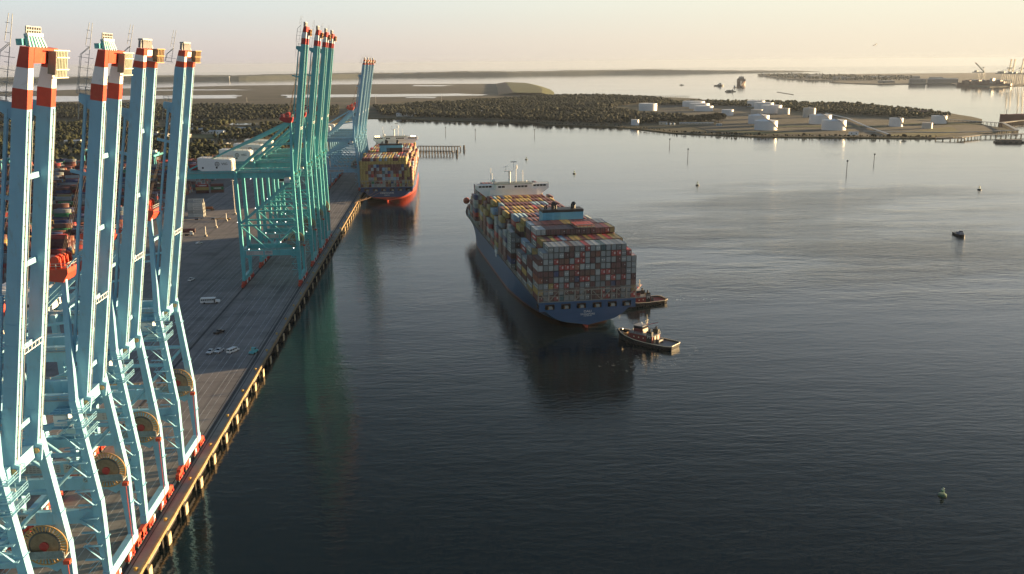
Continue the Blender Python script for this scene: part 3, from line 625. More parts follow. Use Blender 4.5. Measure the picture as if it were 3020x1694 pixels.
    # folded forestays lying along the back of each girder, and their brackets
    for s_ in (-1, 1):
        b = MB(); s1 = L*P['stay']
        b.beam(Q(s1, -dep-1.2, s_*gy), Q(s1*0.5, -dep-1.5, s_*gy), 0.5, 0.7); b.beam(Q(s1*0.5, -dep-1.1, s_*gy), Q(4, -dep-1.0, s_*gy), 0.5, 0.7)
        b.beam((ax, s_*ya, za-1.0), Q(s1*0.5, -dep-1.3, s_*gy), 0.24)
        part(b, 'forestay', [B], boom)
        b = MB(); vs = [Q(s, d, y) for y in (s_*gy-0.25, s_*gy+0.25) for s, d in ((s1-1.9, -dep), (s1+1.2, -dep), (s1+1.2, -dep-2.4), (s1+0.6, -dep-2.6), (s1-0.4, -dep-2.5))]
        b.add(vs, [(4,3,2,1,0), (5,6,7,8,9)] + [(i, (i+1) % 5, 5+(i+1) % 5, 5+i) for i in range(5)])
        p = Q(s1+1.3, -dep-2.4, s_*gy); b.rail([p, Q(s1+1.3, -dep+0.0, s_*gy)], 1.4, 1, 1.0); b.beam(Q(s1-0.4, -dep-2.5, s_*gy), Q(s1-4.0, -dep-2.5, s_*gy), 0.12, 0.12, 1)
        part(b, 'stay_bracket', [B, LGREY], boom)
    b = MB(); s = L*0.66; b.beam(Q(s, -dep, -gy), Q(s+0.3, -dep-3.6, -gy), 0.5, 0.7); part(b, 'side_arm', [B], boom)
    # hoist ropes from the apex to the boom head
    b = MB()
    for y in (-1.2, -0.4, 0.4, 1.2): b.tube((ax-1.2, y, za+1.6), Q(L*0.80, -dep-0.6, y*2), 0.07, 5)
    part(b, 'hoist_rope', [mat('greased rope', (0.05,0.035,0.03), 0.6)], boom)
    # name board between the girders low on the boom
    s = L*P['board']; b = MB()
    for d in (0.2, 1.3): b.beam(Q(s+d, 0.15, -gy+gw/2), Q(s+d, 0.15, gy-gw/2), 0.14)
    for y in np.linspace(-gy+gw/2, gy-gw/2, 6): b.beam(Q(s+0.2, 0.15, y), Q(s+1.3, 0.15, y), 0.14)
    b.beam(Q(s+0.2, 0.1, 0), Q(s+1.3, 0.1, 0), 0.05, 2*gy-gw, 0, ref=(0,1,0)) if False else None
    part(b, 'cross_walkway', [WHITE], boom)
    # boom head
    if P['kind'] == 'L':
        b = MB()                              # ribbed head plate and railed top platform
        vs = [Q(L, -0.7, -gy+0.6), Q(L, -0.7, gy-2.5), Q(L+2.0, -1.3, gy-3.6), Q(L+2.0, -1.3, -gy+0.9), Q(L, -1.2, -gy+0.6), Q(L, -1.2, gy-2.5), Q(L+2.0, -1.8, gy-3.6), Q(L+2.0, -1.8, -gy+0.9)]
        b.add(vs, [(0,1,2,3), (7,6,5,4), (0,4,5,1), (1,5,6,2), (2,6,7,3), (3,7,4,0)], 0)
        for t in np.linspace(0, 1, 6): b.beam(Vector(vs[0]).lerp(Vector(vs[1]), t)+Vector((0.15,0,0)), Vector(vs[3]).lerp(Vector(vs[2]), t)+Vector((0.15,0,0)), 0.22, 0.22, 1)
        b.beam(Q(L+2.0, -1.1, -gy+0.4), Q(L+2.0, -1.1, gy-3.2), 0.5, 0.5, 1)
        b.box(*sum(((min(a, c), max(a, c)) for a, c in zip(Q(L, -2.4, -gy-0.2), Q(L+1.2, -1.6, -gy+1.4))), ()), 0)
        for y in np.linspace(-gy+0.6, gy-3.4, 7): b.beam(Q(L+2.15, -1.3, y), Q(L+3.3, -1.3, y), 0.18, 0.18, 2)
        for d in (2.7, 3.3): b.beam(Q(L+d, -1.3, -gy+0.6), Q(L+d, -1.3, gy-3.4), 0.16, 0.16, 2)
        for y in np.linspace(-gy+0.9, gy-4.4, 5): b.beam(Q(L+2.25, -1.4, y+0.55), Q(L+3.15, -1.4, y+0.55), 0.9, 0.05, 3, ref=(1,0,0))
        part(b, 'head_platform', [TEAL, mat('pale rib', (0.55,0.66,0.66), 0.5), LGREY, DGREY], boom)
        b = MB(); z0 = bands[2]-0.9                     # maintenance cage hanging on the water side
        vs = [Q(s, d, y) for s in (z0, z0+3.9) for d, y in ((0.25, 1.2), (1.5, 1.2), (1.5, gy+1.0), (0.25, gy+1.0))]
        b.add(vs, [(0,3,2,1), (4,5,6,7), (0,1,5,4), (1,2,6,5), (2,3,7,6), (3,0,4,7)], 0)
        for y in np.linspace(1.2, gy+1.0, 8): b.beam(Q(z0-0.4, 1.6, y), Q(z0+4.2, 1.6, y), 0.16, 0.16, 1)
        for s in (z0-0.5, z0+0.9, z0+3.0, z0+4.2): b.beam(Q(s, 1.65, -0.2 if s in (z0-0.5, z0+4.2) else 1.2), Q(s, 1.65, gy+1.9), 0.2, 0.2, 1)
        part(b, 'maintenance_cage', [mat('olive mesh', (0.13,0.17,0.15), 0.6), mat('pale cage rail', (0.50,0.52,0.44), 0.5)], boom)
    else:
        b = MB(); m_ = LGREY
        for y in np.linspace(-gy, gy, 5): b.beam(Q(L, -1.2, y), Q(L+2.0, -1.6, y*0.75), 0.3, 0.5, 0)
        b.beam(Q(L+2.0, -1.6, -gy*0.8), Q(L+2.0, -1.6, gy*0.8), 1.1, 0.4, 0)
        vs = [Q(s, d, y) for s in (L+0.1, L+1.7) for d, y in ((-2.0, -gy*0.8), (-0.9, -gy*0.8), (-0.9, gy*0.7), (-2.0, gy*0.7))]
        b.add(vs, [(0,3,2,1), (4,5,6,7), (0,1,5,4), (1,2,6,5), (2,3,7,6), (3,0,4,7)], 1)
        part(b, 'head_platform', [LGREY, mat('head machinery grey', (0.13,0.13,0.14), 0.6, var=0.3, scale=0.8)], boom)
        b = MB(); z0 = bands[2]-1.2
        vs = [Q(s, d, y) for s in (z0, z0+2.9) for d, y in ((0.2, 0.8), (1.2, 0.8), (1.2, gy+1.0), (0.2, gy+1.0))]
        b.add(vs, [(0,3,2,1), (4,5,6,7), (0,1,5,4), (1,2,6,5), (2,3,7,6), (3,0,4,7)], 0)
        for s in (z0-0.2, z0+1.4, z0+3.0): b.beam(Q(s, 1.3, -0.2), Q(s, 1.3, gy+1.7), 0.16, 0.16, 1)
        for y in np.linspace(0.8, gy+1.0, 5): b.beam(Q(z0-0.2, 1.3, y), Q(z0+3.0, 1.3, y), 0.14, 0.14, 1)
        part(b, 'maintenance_cage', [mat('brown mesh', (0.09,0.07,0.05), 0.6), OCHRE], boom)
    # access ladders and hoops on the landward side of the head
    b = MB(); s0 = bands[0]+1
    for y in (-gy-1.4, -gy-0.7):
        b.path([Q(s0, -dep-0.6, y), Q(s0, -dep-2.6, y), Q(L-1.5, -dep-2.2, y), Q(L+0.2, -dep-0.6, y)], 0.06, 5)
    for s in np.arange(s0+1, L-1, 2.1): b.beam(Q(s, -dep-2.6, -gy-1.4), Q(s, -dep+0.2, -gy-0.7), 0.09)
    for s in np.arange(s0, L+4.5, 1.6): b.beam(Q(s, -dep-1.4, -gy-1.0), Q(s, -dep-0.6, -gy-1.0), 0.08)
    b.beam(Q(s0, -dep-1.0, -gy-1.0), Q(L+5.0, -dep-0.3, -gy-1.0), 0.09); b.beam(Q(L+0.5, -dep-1.4, -gy-1.0), Q(L+5.0, -dep-0.9, -gy-1.0), 0.08)
    part(b, 'ladder', [LGREY], boom)
    return root
GN = 'blue ship to shore cranes with raised booms on the near quay'; GT = 'teal ship to shore cranes in the middle of the quay'; GF = 'blue ship to shore cranes beside the berthed ship'
PN = dict(kind='L', paint=BLUE, group=GN, zp0=21.5, zp1=24.6, tie=38, zg0=47.2, zg1=51.0, apex=79.5, hx=-5.6, hz=49.6, yl=8.6, wy=2.1, lean=-2.7, gy=4.85, back=-58, ax=-8.0, house=(-54, -39), hh=7.0, cab=-13, alpha=R(9.5), ztop=125.2, bands=(115.0, 118.3, 121.8), dep=2.5, gw=2.0, taper=7.2, tipd=1.5, stay=0.86, board=0.285)
PS = dict(PN, kind='S', zg0=50.2, zg1=54.0, hz=53.0, apex=82.5, ztop=125.9, bands=(121.5, 123.0, 124.4), taper=5.0, tipd=1.7, gw=2.1, gy=4.5, stay=0.79, board=0.30)
PT = dict(PN, kind='T', paint=TEAL, group=GT, zp0=20.8, zp1=23.9, tie=37.6, zg0=62.9, zg1=66.9, apex=94.8, hx=-3.4, hz=65.2, lean=-0.7, yl=9.0, back=-63, ax=-5.2, house=(-55.5, -38), hh=7.4, alpha=R(7.6), ztop=141.4, bands=(132.3, 135.4, 138.4), dep=2.4, gw=2.0, gy=4.7, taper=5.0, tipd=1.6, stay=0.85, board=0.3)
n1 = make_crane('quay_crane', 'nearest blue quay crane, with orange, white and red boom head at left edge', 166.7, PN)
def clone(o, y, label, group=None):
    c = copy_tree(o); c.location.y = y; c['label'] = label
    if group: c['group'] = group
    return c
clone(n1, 202.1, 'blue quay crane with orange boom head, second from left edge of photo')
n3 = make_crane('quay_crane', 'blue quay crane with small dark caged boom head, third from left edge of photo', 228.7, PS)
clone(n3, 263.8, 'blue quay crane with caged boom head, fourth from left, nearest the parked bus')
t1 = make_crane('quay_crane', 'front teal quay crane, its portal sign board and white machinery house in full view', 502.0, PT)
clone(t1, 551.5, 'teal quay crane directly behind the front one, second tallest teal boom')
clone(t1, 590.0, 'teal quay crane third in its row, between two other teal booms')
clone(t1, 622.5, 'rearmost teal quay crane, shortest of the four teal booms')
clone(n3, 885.0, 'nearest blue quay crane of the row beside the berthed ship, its frame fully visible', GF)
clone(n3, 927.0, 'second blue quay crane of the row beside the berthed ship', GF)
clone(n3, 961.0, 'third blue quay crane of the row beside the berthed ship', GF)
clone(n3, 998.0, 'farthest blue quay crane of the row beside the berthed ship', GF)
clone(n1, 135.5, 'blue quay crane nearly out of frame, only a pale leg and arms at bottom left', GN)
# ------------------------------------------------------------------ ships
def hull_paint(name, blue, red, zline, wob, worn):
    m = bpy.data.materials.new(name); m.use_nodes = True; t = m.node_tree; n = t.nodes; l = t.links; b = n['Principled BSDF']; b.inputs['Roughness'].default_value = 0.42
    tc = n.new('ShaderNodeTexCoord'); sp = n.new('ShaderNodeSeparateXYZ'); l.new(tc.outputs['Object'], sp.inputs[0])
    mp = n.new('ShaderNodeMapping'); mp.inputs['Scale'].default_value = (0.08, 0.08, 0.35); l.new(tc.outputs['Object'], mp.inputs[0])
    z = n.new('ShaderNodeTexNoise'); z.inputs['Scale'].default_value = 1; z.inputs['Detail'].default_value = 8; z.inputs['Roughness'].default_value = 0.7; l.new(mp.outputs[0], z.inputs['Vector'])
    a = n.new('ShaderNodeMath'); a.operation = 'MULTIPLY_ADD'; l.new(z.outputs['Fac'], a.inputs[0]); a.inputs[1].default_value = -wob; l.new(sp.outputs[2], a.inputs[2])
    r_ = n.new('ShaderNodeMapRange'); r_.inputs['From Min'].default_value = zline-wob*0.5-0.12; r_.inputs['From Max'].default_value = zline-wob*0.5+0.12; l.new(a.outputs[0], r_.inputs['Value'])
    c1 = n.new('ShaderNodeValToRGB'); c1.color_ramp.elements[0].position = 0.3; c1.color_ramp.elements[1].position = 0.75
    c1.color_ramp.elements[0].color = (*[c*0.82 for c in blue], 1); c1.color_ramp.elements[1].color = (*worn, 1); l.new(z.outputs['Fac'], c1.inputs[0])
    c2 = n.new('ShaderNodeValToRGB'); c2.color_ramp.elements[0].position = 0.35; c2.color_ramp.elements[1].position = 0.7
    c2.color_ramp.elements[0].color = (*red, 1); c2.color_ramp.elements[1].color = (*[c*0.55 for c in red], 1); l.new(z.outputs['Fac'], c2.inputs[0])
    mx = n.new('ShaderNodeMix'); mx.data_type = 'RGBA'; l.new(r_.outputs[0], mx.inputs[0]); l.new(c2.outputs[0], mx.inputs[6]); l.new(c1.outputs[0], mx.inputs[7]); l.new(mx.outputs[2], b.inputs['Base Color']); return m
DECK = mat('rusty ship deck', (0.12,0.07,0.055), 0.8, var=0.3, scale=0.1)
LASH = mat('lashing bridge grey', (0.30,0.28,0.25), 0.6, var=0.2, scale=0.3, dirt=RUST, dirt_amt=0.35)
CCOL = {'G': ('grey', (0.24,0.27,0.285)), 'L': ('pale grey', (0.34,0.37,0.38)), 'M': ('maroon', (0.12,0.036,0.036)), 'W': ('brown', (0.15,0.062,0.045)), 'R': ('red', (0.37,0.045,0.04)),
        'B': ('dark blue', (0.03,0.045,0.14)), 'Y': ('mustard yellow', (0.35,0.25,0.075)), 'T': ('dark teal', (0.045,0.11,0.125)), 'O': ('rust orange', (0.26,0.09,0.05)), 'S': ('sky blue', (0.22,0.34,0.45)), 'E': ('green', (0.03,0.20,0.085))}
CKEY = list(CCOL); CM = [mat(v[0]+' container paint', v[1], 0.5, var=0.14, scale=0.35, dirt=RUST, dirt_amt=0.12) for v in CCOL.values()]
MARK = mat('white container marks', (0.66,0.66,0.64), 0.6, var=0.1); GAPSH = mat('gap shade container frame', (0.07,0.06,0.058), 0.6, var=0.2); RODS = mat('galvanised lock rods', (0.32,0.32,0.31), 0.45)  # door frame edges coloured near black as painted shade of the gaps
CW, CL, CH = 2.37, 12.1, 2.79
for m_ in CM:                                # each container a little more or less faded
    t = m_.node_tree; b_ = t.nodes['Principled BSDF']; src = b_.inputs['Base Color'].links[0].from_socket
    oi = t.nodes.new('ShaderNodeObjectInfo'); mr_ = t.nodes.new('ShaderNodeMapRange'); mr_.inputs['To Min'].default_value = 0.72; mr_.inputs['To Max'].default_value = 1.3; t.links.new(oi.outputs['Random'], mr_.inputs['Value'])
    vm = t.nodes.new('ShaderNodeVectorMath'); vm.operation = 'SCALE'; t.links.new(src, vm.inputs[0]); t.links.new(mr_.outputs[0], vm.inputs['Scale']); t.links.new(vm.outputs[0], b_.inputs['Base Color'])
_cm = {}
def container_mesh(c, mark):
    k = (c, mark)
    if k in _cm: return _cm[k]
    b = MB(); x, h = CW/2, CH; e = 0.05
    b.box(-x+e, x-e, e, CL-e, e, h-e, 0)
    for sx in (-1, 1):                       # corner posts and rails
        for y in (0, CL-0.16): b.box(*sorted((sx*x, sx*(x-0.16))), y, y+0.16, 0, h, 0)
        for z in (0, h-0.12): b.box(*sorted((sx*x, sx*(x-0.09))), 0.16, CL-0.16, z, z+0.12, 0)
    for y in (0, CL-0.1):
        for z in (0, h-0.12): b.box(-x+0.16, x-0.16, y, y+0.1, z, z+0.12, 0)
    for y in np.arange(0.5, CL-0.4, 0.62):   # pressed side panels
        for sx in (-1, 1): b.box(*sorted((sx*(x-0.05), sx*(x-0.02))), y, y+0.3, 0.14, h-0.14, 0)
    for xx in (-0.78, -0.30, 0.30, 0.78): b.box(xx-0.03, xx+0.03, -0.015, e, 0.15, h-0.15, 1)
    if mark == 1: b.box(-0.62, -0.24, -0.02, e, 1.15, 1.62, 2); b.box(0.30, 0.68, -0.02, e, 1.15, 1.62, 2)
    if mark == 2: b.box(0.2, 0.85, -0.02, e, 1.55, 1.9, 2); b.box(0.2, 0.85, -0.02, e, 1.0, 1.35, 2); b.box(-0.9, -0.5, -0.02, e, 2.15, 2.3, 2)
    if mark == 3: b.box(0.34, 0.62, -0.02, e, 1.35, 1.7, 2)
    if c in 'GLS':                           # pale framed panel on the long sides
        for sx in (-1, 1):
            for z0, z1, y0, y1 in ((0.45, 0.75, 1.0, 7.5), (2.0, 2.3, 1.0, 7.5), (0.75, 2.0, 1.0, 1.35), (0.75, 2.0, 7.15, 7.5)): b.box(*sorted((sx*(x-0.03), sx*(x+0.004))), y0, y1, z0, z1, 2)
    elif c in 'RE':
        for sx in (-1, 1): b.box(*sorted((sx*(x-0.03), sx*(x+0.004))), 2.0, 8.6, 1.0, 1.75, 2)
    for sx in (-1, 1): b.box(*sorted((sx*(x-0.0), sx*(x-0.13))), -0.03, 0.0, 0, h, 3)  # door end edges, darkened to draw the shaded gaps between containers
    for z in (0, h-0.12): b.box(-x+0.13, x-0.13, -0.03, 0.0, z, z+0.12, 3)
    o = b.build('shipping_container', [CM[CKEY.index(c)], RODS, MARK, GAPSH]); me = o.data; bpy.data.objects.remove(o)
    _cm[k] = me; return me
ORD = ['', 'first', 'second', 'third', 'fourth', 'fifth', 'sixth', 'seventh', 'eighth', 'ninth', 'tenth', 'eleventh', 'twelfth', 'thirteenth', 'fourteenth', 'fifteenth', 'sixteenth', 'seventeenth', 'eighteenth', 'nineteenth']
def make_container_ship(nm, label, loc, rz, dali):
    root = empty(nm, loc, rz, label, 'ship', None)
    LOA, HB, ZD = 298.0, 24.1, 13.5
    blue = (0.020, 0.080, 0.19) if dali else (0.022, 0.05, 0.14)
    HP = hull_paint('hull paint '+nm, blue, (0.20,0.05,0.035) if dali else (0.40,0.05,0.022), 1.3 if dali else 4.4, 2.6 if dali else 0.15, (blue[0]*1.35, blue[1]*1.15, blue[2]*1.05))
    def part(b, n_, m, par=None, smooth=False): return b.build(n_, m, par or root, smooth=smooth)
    def hb(y, z, zd):
        if y < 80:
            z0 = 2.6*(1-min(1, y/14.0)) - (0 if y < 14 else (y-14)*0.12)
            if z <= z0: return 0.0
            t = (z-z0)/(zd-z0); p = 0.30*(1-y/80)**1.3+0.02
            return HB*(0.985+0.015*y/80)*t**p
        if y < 195: return HB
        wl = HB*max(0, 1-((y-195)/(286-195))**1.9) if y < 286 else 0
        dk = HB*(1-max(0, (y-252)/(LOA-252))**3.0) if y > 252 else HB
        t = max(0, min(1, z/zd)); return wl+(dk-wl)*t**1.6
    zdk = lambda y: ZD if y < 262 else ZD+min(1, (y-262)/20)*5.5
    ys = [0, 1, 2.5, 5, 8, 12, 18, 26, 36, 50, 66, 80, 110, 150, 195, 205, 215, 225, 236, 246, 256, 266, 274, 280, 285, 289, 293, 296, LOA]
    lev = [-0.12, -0.04, 0.0, 0.06, 0.12, 0.2, 0.3, 0.42, 0.55, 0.683, 0.85, 1.0]
    b = MB(); rows = []
    for y in ys:
        zd = zdk(y); rows.append([(hb(y, q*zd, zd), y, q*zd) for q in lev])
    nl = len(lev)
    for sd in (-1, 1):
        vs = [(sd*max(x, 0.001), y, z) for r_ in rows for x, y, z in r_]; fs = []
        for i in range(len(ys)-1):
            for j in range(nl-1):
                q = (i*nl+j, (i+1)*nl+j, (i+1)*nl+j+1, i*nl+j+1); fs.append(q if sd > 0 else q[::-1])
        b.add(vs, fs, 0)
    n0 = MB()                                              # transom below the mooring deck
    kz = [j for j in range(nl) if lev[j] <= 0.684]
    tv = [(-rows[0][j][0], 0, rows[0][j][2]) for j in kz]+[(rows[0][j][0], 0, rows[0][j][2]) for j in kz]; m_ = len(kz)
    b.add(tv, [(j, m_+j, m_+j+1, j+1) for j in range(m_-1)], 0)
    hull = part(b, 'hull', [HP])
    # transom with mooring openings
    b = MB(); z0, z1 = 0.683*ZD, ZD; ops = [(-20.5, -15.9), (-12.8, -8.2), (-5.3, -0.8), (2.4, 6.8), (9.8, 14.2), (16.9, 21.3)]
    xs = [-23.4]+[v for o_ in ops for v in o_]+[23.4]
    for i in range(0, len(xs), 2): b.box(xs[i], xs[i+1], -0.05, 0.35, z0, z1)
    for a, c in ops: b.box(a, c, -0.05, 0.35, z0, z0+0.7); b.box(a, c, -0.05, 0.35, z1-1.0, z1)
    part(b, 'transom', [HP])
    b = MB(); b.box(-22.5, 22.5, 0.4, 9, z0-0.3, z0+0.05); b.box(-22.5, 22.5, 9, 9.3, z0, z1-0.1); part(b, 'mooring_deck', [DECK])
    for a, c in ops:
        b = MB(); x = (a+c)/2+0.6; b.tube((x-0.8, 1.6, z0+1.2), (x+0.8, 1.6, z0+1.2), 0.9, 12); b.box(x-1.1, x-0.8, 0.9, 2.3, z0, z0+1.6, 1); b.box(x+0.8, x+1.1, 0.9, 2.3, z0, z0+1.6, 1); part(b, 'mooring_winch', [LGREY, OCHRE])
    b = MB()
    for y0, y1 in zip(ys[:-1], ys[1:]):
        a0, a1 = hb(y0, zdk(y0), zdk(y0))-0.05, hb(y1, zdk(y1), zdk(y1))-0.05
        b.add([(-a0, y0, zdk(y0)-0.1), (a0, y0, zdk(y0)-0.1), (a1, y1, zdk(y1)-0.1), (-a1, y1, zdk(y1)-0.1)], [(0,1,2,3)])
    part(b, 'deck', [DECK])
    b = MB(); b.prism([(-0.55, -2.5), (0.55, -2.5), (0.55, 2.4 if dali else 3.6), (-0.55, 2.4 if dali else 3.6)], 1.2, 7.5); part(b, 'rudder', [mat('red antifouling', (0.55,0.07,0.03), 0.5, var=0.2, scale=0.3)])
    # side stanchions below the outer stacks
    b = MB()
    for sd in (-1, 1):
        for y in np.arange(14, 250, 3.6): b.box(*sorted((sd*(HB-0.2), sd*(HB-0.9))), y, y+0.35, ZD, ZD+2.3)
        b.rail([(sd*(HB-0.1), 12, ZD), (sd*(HB-0.1), 250, ZD)], 1.1, 0, 6.0)
    part(b, 'stanchion_row', [LASH])
    # lettering
    if dali:
        for s_, sz, z in (('DALI', 1.55, 8.3), ('SINGAPORE', 1.15, 6.95), ('IMO 9697428', 0.6, 6.1)): text('lettering', s_, sz, (0, -0.09, z), (R(90), 0, 0), MARK, root, sx=1.15)
    else:
        for s_, sz, z in (('CEZANNE', 1.7, 8.1), ('MAJURO', 1.1, 6.2)): text('lettering', s_, sz, (0, -0.09, z), (R(90), 0, 0), MARK, root, sx=1.6 if sz > 1.5 else 1.2)
    # ---- container plan
    pitch = 14.1
    bays = [0.9+pitch*i for i in range(4)] + [71.5+15.1*i for i in range(8)] + [211.5+pitch*i for i in range(5)]
    T0 = 13.75; TH = 2.9
    grid = ["  GGLGWGGRGLTGGGG  ", " GGGGMMLRGWOGGRRGR ", "MGGRWOGRRGMGGGGMGGG", "LGLGRRROLGGWGGMMMGG", "MMMBMGWRMWWLRRWMMGG", "OMMGGGMBRRGGWLRGRGM", "GGYRGRGMGGMGGMBMMGW", "YGGWGWWWGWWWRGRWGGY", "MGWRTLGWGGMWRRGMGGR"]
    tops = {1: "  YMYRSMYYMYRMYRYY ", 2: "GGLLMMMMMMMMMMMMRYL", 3: "GSSMMMMMMYYMMMMMGG ", 4: "GGYYMMMYMMYMMMMYMGG", 5: "GGSSSMMBMMBMYYMGSS ", 6: "GMMYMMYBMMYYMYYMMYG", 7: "GYYMYYMYYMYYRMYYMMY", 8: "GGMYMYYYMYRMYMMMMMY", 9: "GSSSMMMMMMMSSBSMMMY", 10: "YYYYMYYMYYYYMMYMMYY"}
    rnd = random.Random(5 if dali else 9)
    H = []; C = {}
    for bi, y0 in enumerate(bays):
        mx = [9, 9, 10, 10, 9, 9, 8, 8, 8, 8, 8, 8, 9, 9, 8, 6, 5][bi]
        if not dali: mx = 9 if bi < 5 else 8
        nc = 19 if bi < 14 else [19, 17, 15][bi-14]
        o_ = (19-nc)//2; hh = [0]*19
        for c in range(o_, 19-o_):
            hh[c] = mx
        if dali:
            for k, c in enumerate(range(o_, o_+3)): hh[c] = mx-rnd.choice([[3,4,5,2],[1,2,3],[0,1,0]][k])
            hh[18-o_] = mx-rnd.choice([0,1,2]); hh[17-o_] = mx-rnd.choice([0,0,1])
            if bi == 0: hh = [7,8]+[9]*15+[8,7]
            if bi == 3: hh[2:5] = [10,10,10]
        else:
            hh[18-o_] = mx-rnd.choice([2,3,4]); hh[17-o_] = mx-rnd.choice([1,2]); hh[0+o_] = mx-rnd.choice([0,1])
        if bi == 3 or bi == 4:
            pass
        H.append(hh)
        for c in range(19):
            for t in range(hh[c]):
                if dali and bi == 0: ch = grid[8-t][c]; ch = ch if ch != ' ' else 'G'
                else:
                    ch = rnd.choices('GLMWRBYTOSE', (20,8,30,10,9,3,14,2,2,3,0.4))[0]
                    if not dali and bi < 3 and (c < 3 or c > 15 or t > 6): ch = rnd.choices('YWM', (12, 1, 1))[0]
                    if t == hh[c]-1:
                        if dali and bi in tops and tops[bi][c] != ' ': ch = tops[bi][c]
                        else: ch = rnd.choices('MYGSRWB', (44, 30, 9, 7, 5, 3, 2))[0]
                    elif dali and bi in (2, 3) and t > 6 and c > 3: ch = rnd.choice('MMMMWR')
                C[(bi, c, t)] = ch
    items = []
    for (bi, c, t), ch in C.items():
        hh = H[bi]; top = t == hh[c]-1
        port = c == 0 or hh[c-1] <= t; stbd = c == 18 or hh[c+1] <= t
        aft = bi == 0 or bi in (4, 12) or H[bi-1][c] <= t
        fore = bi in (3, 11, 16) or H[bi+1][c] <= t
        if not (top or port or stbd or aft or fore): continue
        items.append((bi, c, t, ch, top, port or aft or top))
    ca, sa = math.cos(rz), math.sin(rz)
    def pos(bi, c, t):
        x = (c-9)*2.495+rnd.uniform(-.02, .02); y = bays[bi]+rnd.uniform(-.04, .04); z = T0+t*TH
        return x, y, z
    if bays[0] < 5: pass
    stuff = []
    if dali:
        items.sort(key=lambda q: (0 if q[0] == 0 else 1, q[0], not q[5]))
    done = 0
    for bi, c, t, ch, top, vis in items:
        x, y, z = pos(bi, c, t)
        if dali and done < 272 and vis:
            done += 1
            mark = rnd.choices((0, 1, 3), (70, 22, 8))[0] if ch in 'GL' else 2 if ch == 'R' else rnd.choices((0, 3), (70, 30))[0]
            o = bpy.data.objects.new('shipping_container', container_mesh(ch, mark)); COL.objects.link(o)
            o.location = (loc[0]+x*ca-y*sa, loc[1]+x*sa+y*ca, loc[2]+z); o.rotation_euler = (0, 0, rz)
            cn = CCOL[ch][0]
            if bi == 0: lb = f"{cn} container on stern face of the departing ship, {ORD[t+1]} tier up, {ORD[c+1]} from left"
            else: lb = f"{cn} container in {ORD[bi+1]} stack behind the stern stack, tier {['','one','two','three','four','five','six','seven','eight','nine','ten'][t+1]}, {ORD[c+1]} from left"
            tag(o, lb, 'container', 'containers stacked on the departing ship')
        else: stuff.append((x, y, z, ch))
    v = np.zeros((len(stuff), 8, 3)); bx = np.array([(-CW/2,0,0),(CW/2,0,0),(CW/2,CL,0),(-CW/2,CL,0),(-CW/2,0,CH),(CW/2,0,CH),(CW/2,CL,CH),(-CW/2,CL,CH)])
    P3 = np.array([s_[:3] for s_ in stuff]); v = bx[None]+P3[:, None, :]
    fq = np.array([(4,5,6,7),(0,1,5,4),(1,2,6,5),(2,3,7,6),(3,0,4,7)]); F = (fq[None]+(np.arange(len(stuff))*8)[:, None, None]).reshape(-1, 4)
    mi = np.repeat([CKEY.index(s_[3]) for s_ in stuff], 5)
    o = npmesh('stacked_containers', v.reshape(-1, 3), F, CM, mi); o.location = loc; o.rotation_euler = (0, 0, rz)
    tag(o, 'many coloured containers filling the forward decks of the departing ship' if dali else 'mustard and mixed coloured containers stacked high on the berthed ship', 'containers', kind='stuff')
    # ---- lashing bridges between the stacks
    for bi in range(len(bays)-1):
        if bi in (3, 11) or bi > 13: continue
        y = bays[bi]+CL+0.25; b = MB(); b.box(-HB+0.6, HB-0.6, y, y+1.3, ZD+8.3, ZD+8.5); 
        for x in np.arange(-23, 23.1, 5.0): b.box(x-0.18, x+0.18, y, y+1.3, ZD, ZD+9.6)
        part(b, 'lashing_bridge', [LASH])
    b = MB(); yb = 0.32
    b.box(-23.7, 23.7, yb, yb+0.5, ZD+5.0, ZD+5.45); b.box(-23.7, 23.7, yb, yb+0.3, ZD+2.5, ZD+2.7); b.box(-23.7, 23.7, yb-0.2, yb+0.6, ZD-0.05, ZD+0.2); b.rail([(-23.7, yb, ZD+5.45), (23.7, yb, ZD+5.45)], 1.1, 0, 2.5)
    for x in (-23.6, -13.7, -11.0, -0.9, 1.9, 11.8, 14.2, 23.6): b.box(x-0.2, x+0.2, yb, yb+0.4, ZD, ZD+5.4)
    for x in (-18.6, -6.0, 6.8, 19.0): b.box(x-0.32, x+0.32, yb-0.05, yb+0.45, ZD, ZD+5.6)
    for a, c in ((-23.2, -18.9), (-14.0, -18.3), (-10.6, -6.3), (-1.2, -5.7), (2.2, 6.5), (11.5, 7.1), (14.5, 18.7), (23.4, 19.3)): b.beam((a, yb+0.2, ZD+4.9), (c, yb+0.2, ZD+0.4), 0.34, 0.3)
    part(b, 'lashing_bridge', [LASH])
    # ---- funnel
    SKYB = mat('pale blue funnel', (0.11,0.38,0.55), 0.45, var=0.06, scale=0.2); FB = mat('funnel black', (0.018,0.018,0.02), 0.5)
    fy = 58.6; b = MB(); b.box(-9, 12.8, fy, fy+9.0, ZD, 46.4, 0)
    b.box(-9.1, 12.9, fy-0.1, fy+9.1, 46.0, 47.4, 1); b.box(-8.2, -2.2, fy-0.18, fy, 40.0, 45.6, 0)
    for x in (-7.4, -2.8):
        for z in np.arange(40.8, 45.4, 0.75): b.box(x, x+3.4, fy-0.26, fy-0.18, z, z+0.22, 2)
    if not dali: b.box(-9.05, 12.85, fy-0.06, fy+8.9, ZD, 43.6, 1)
    fn = part(b, 'funnel', [SKYB, FB, mat('funnel louvre', (0.06,0.24,0.36), 0.5)])
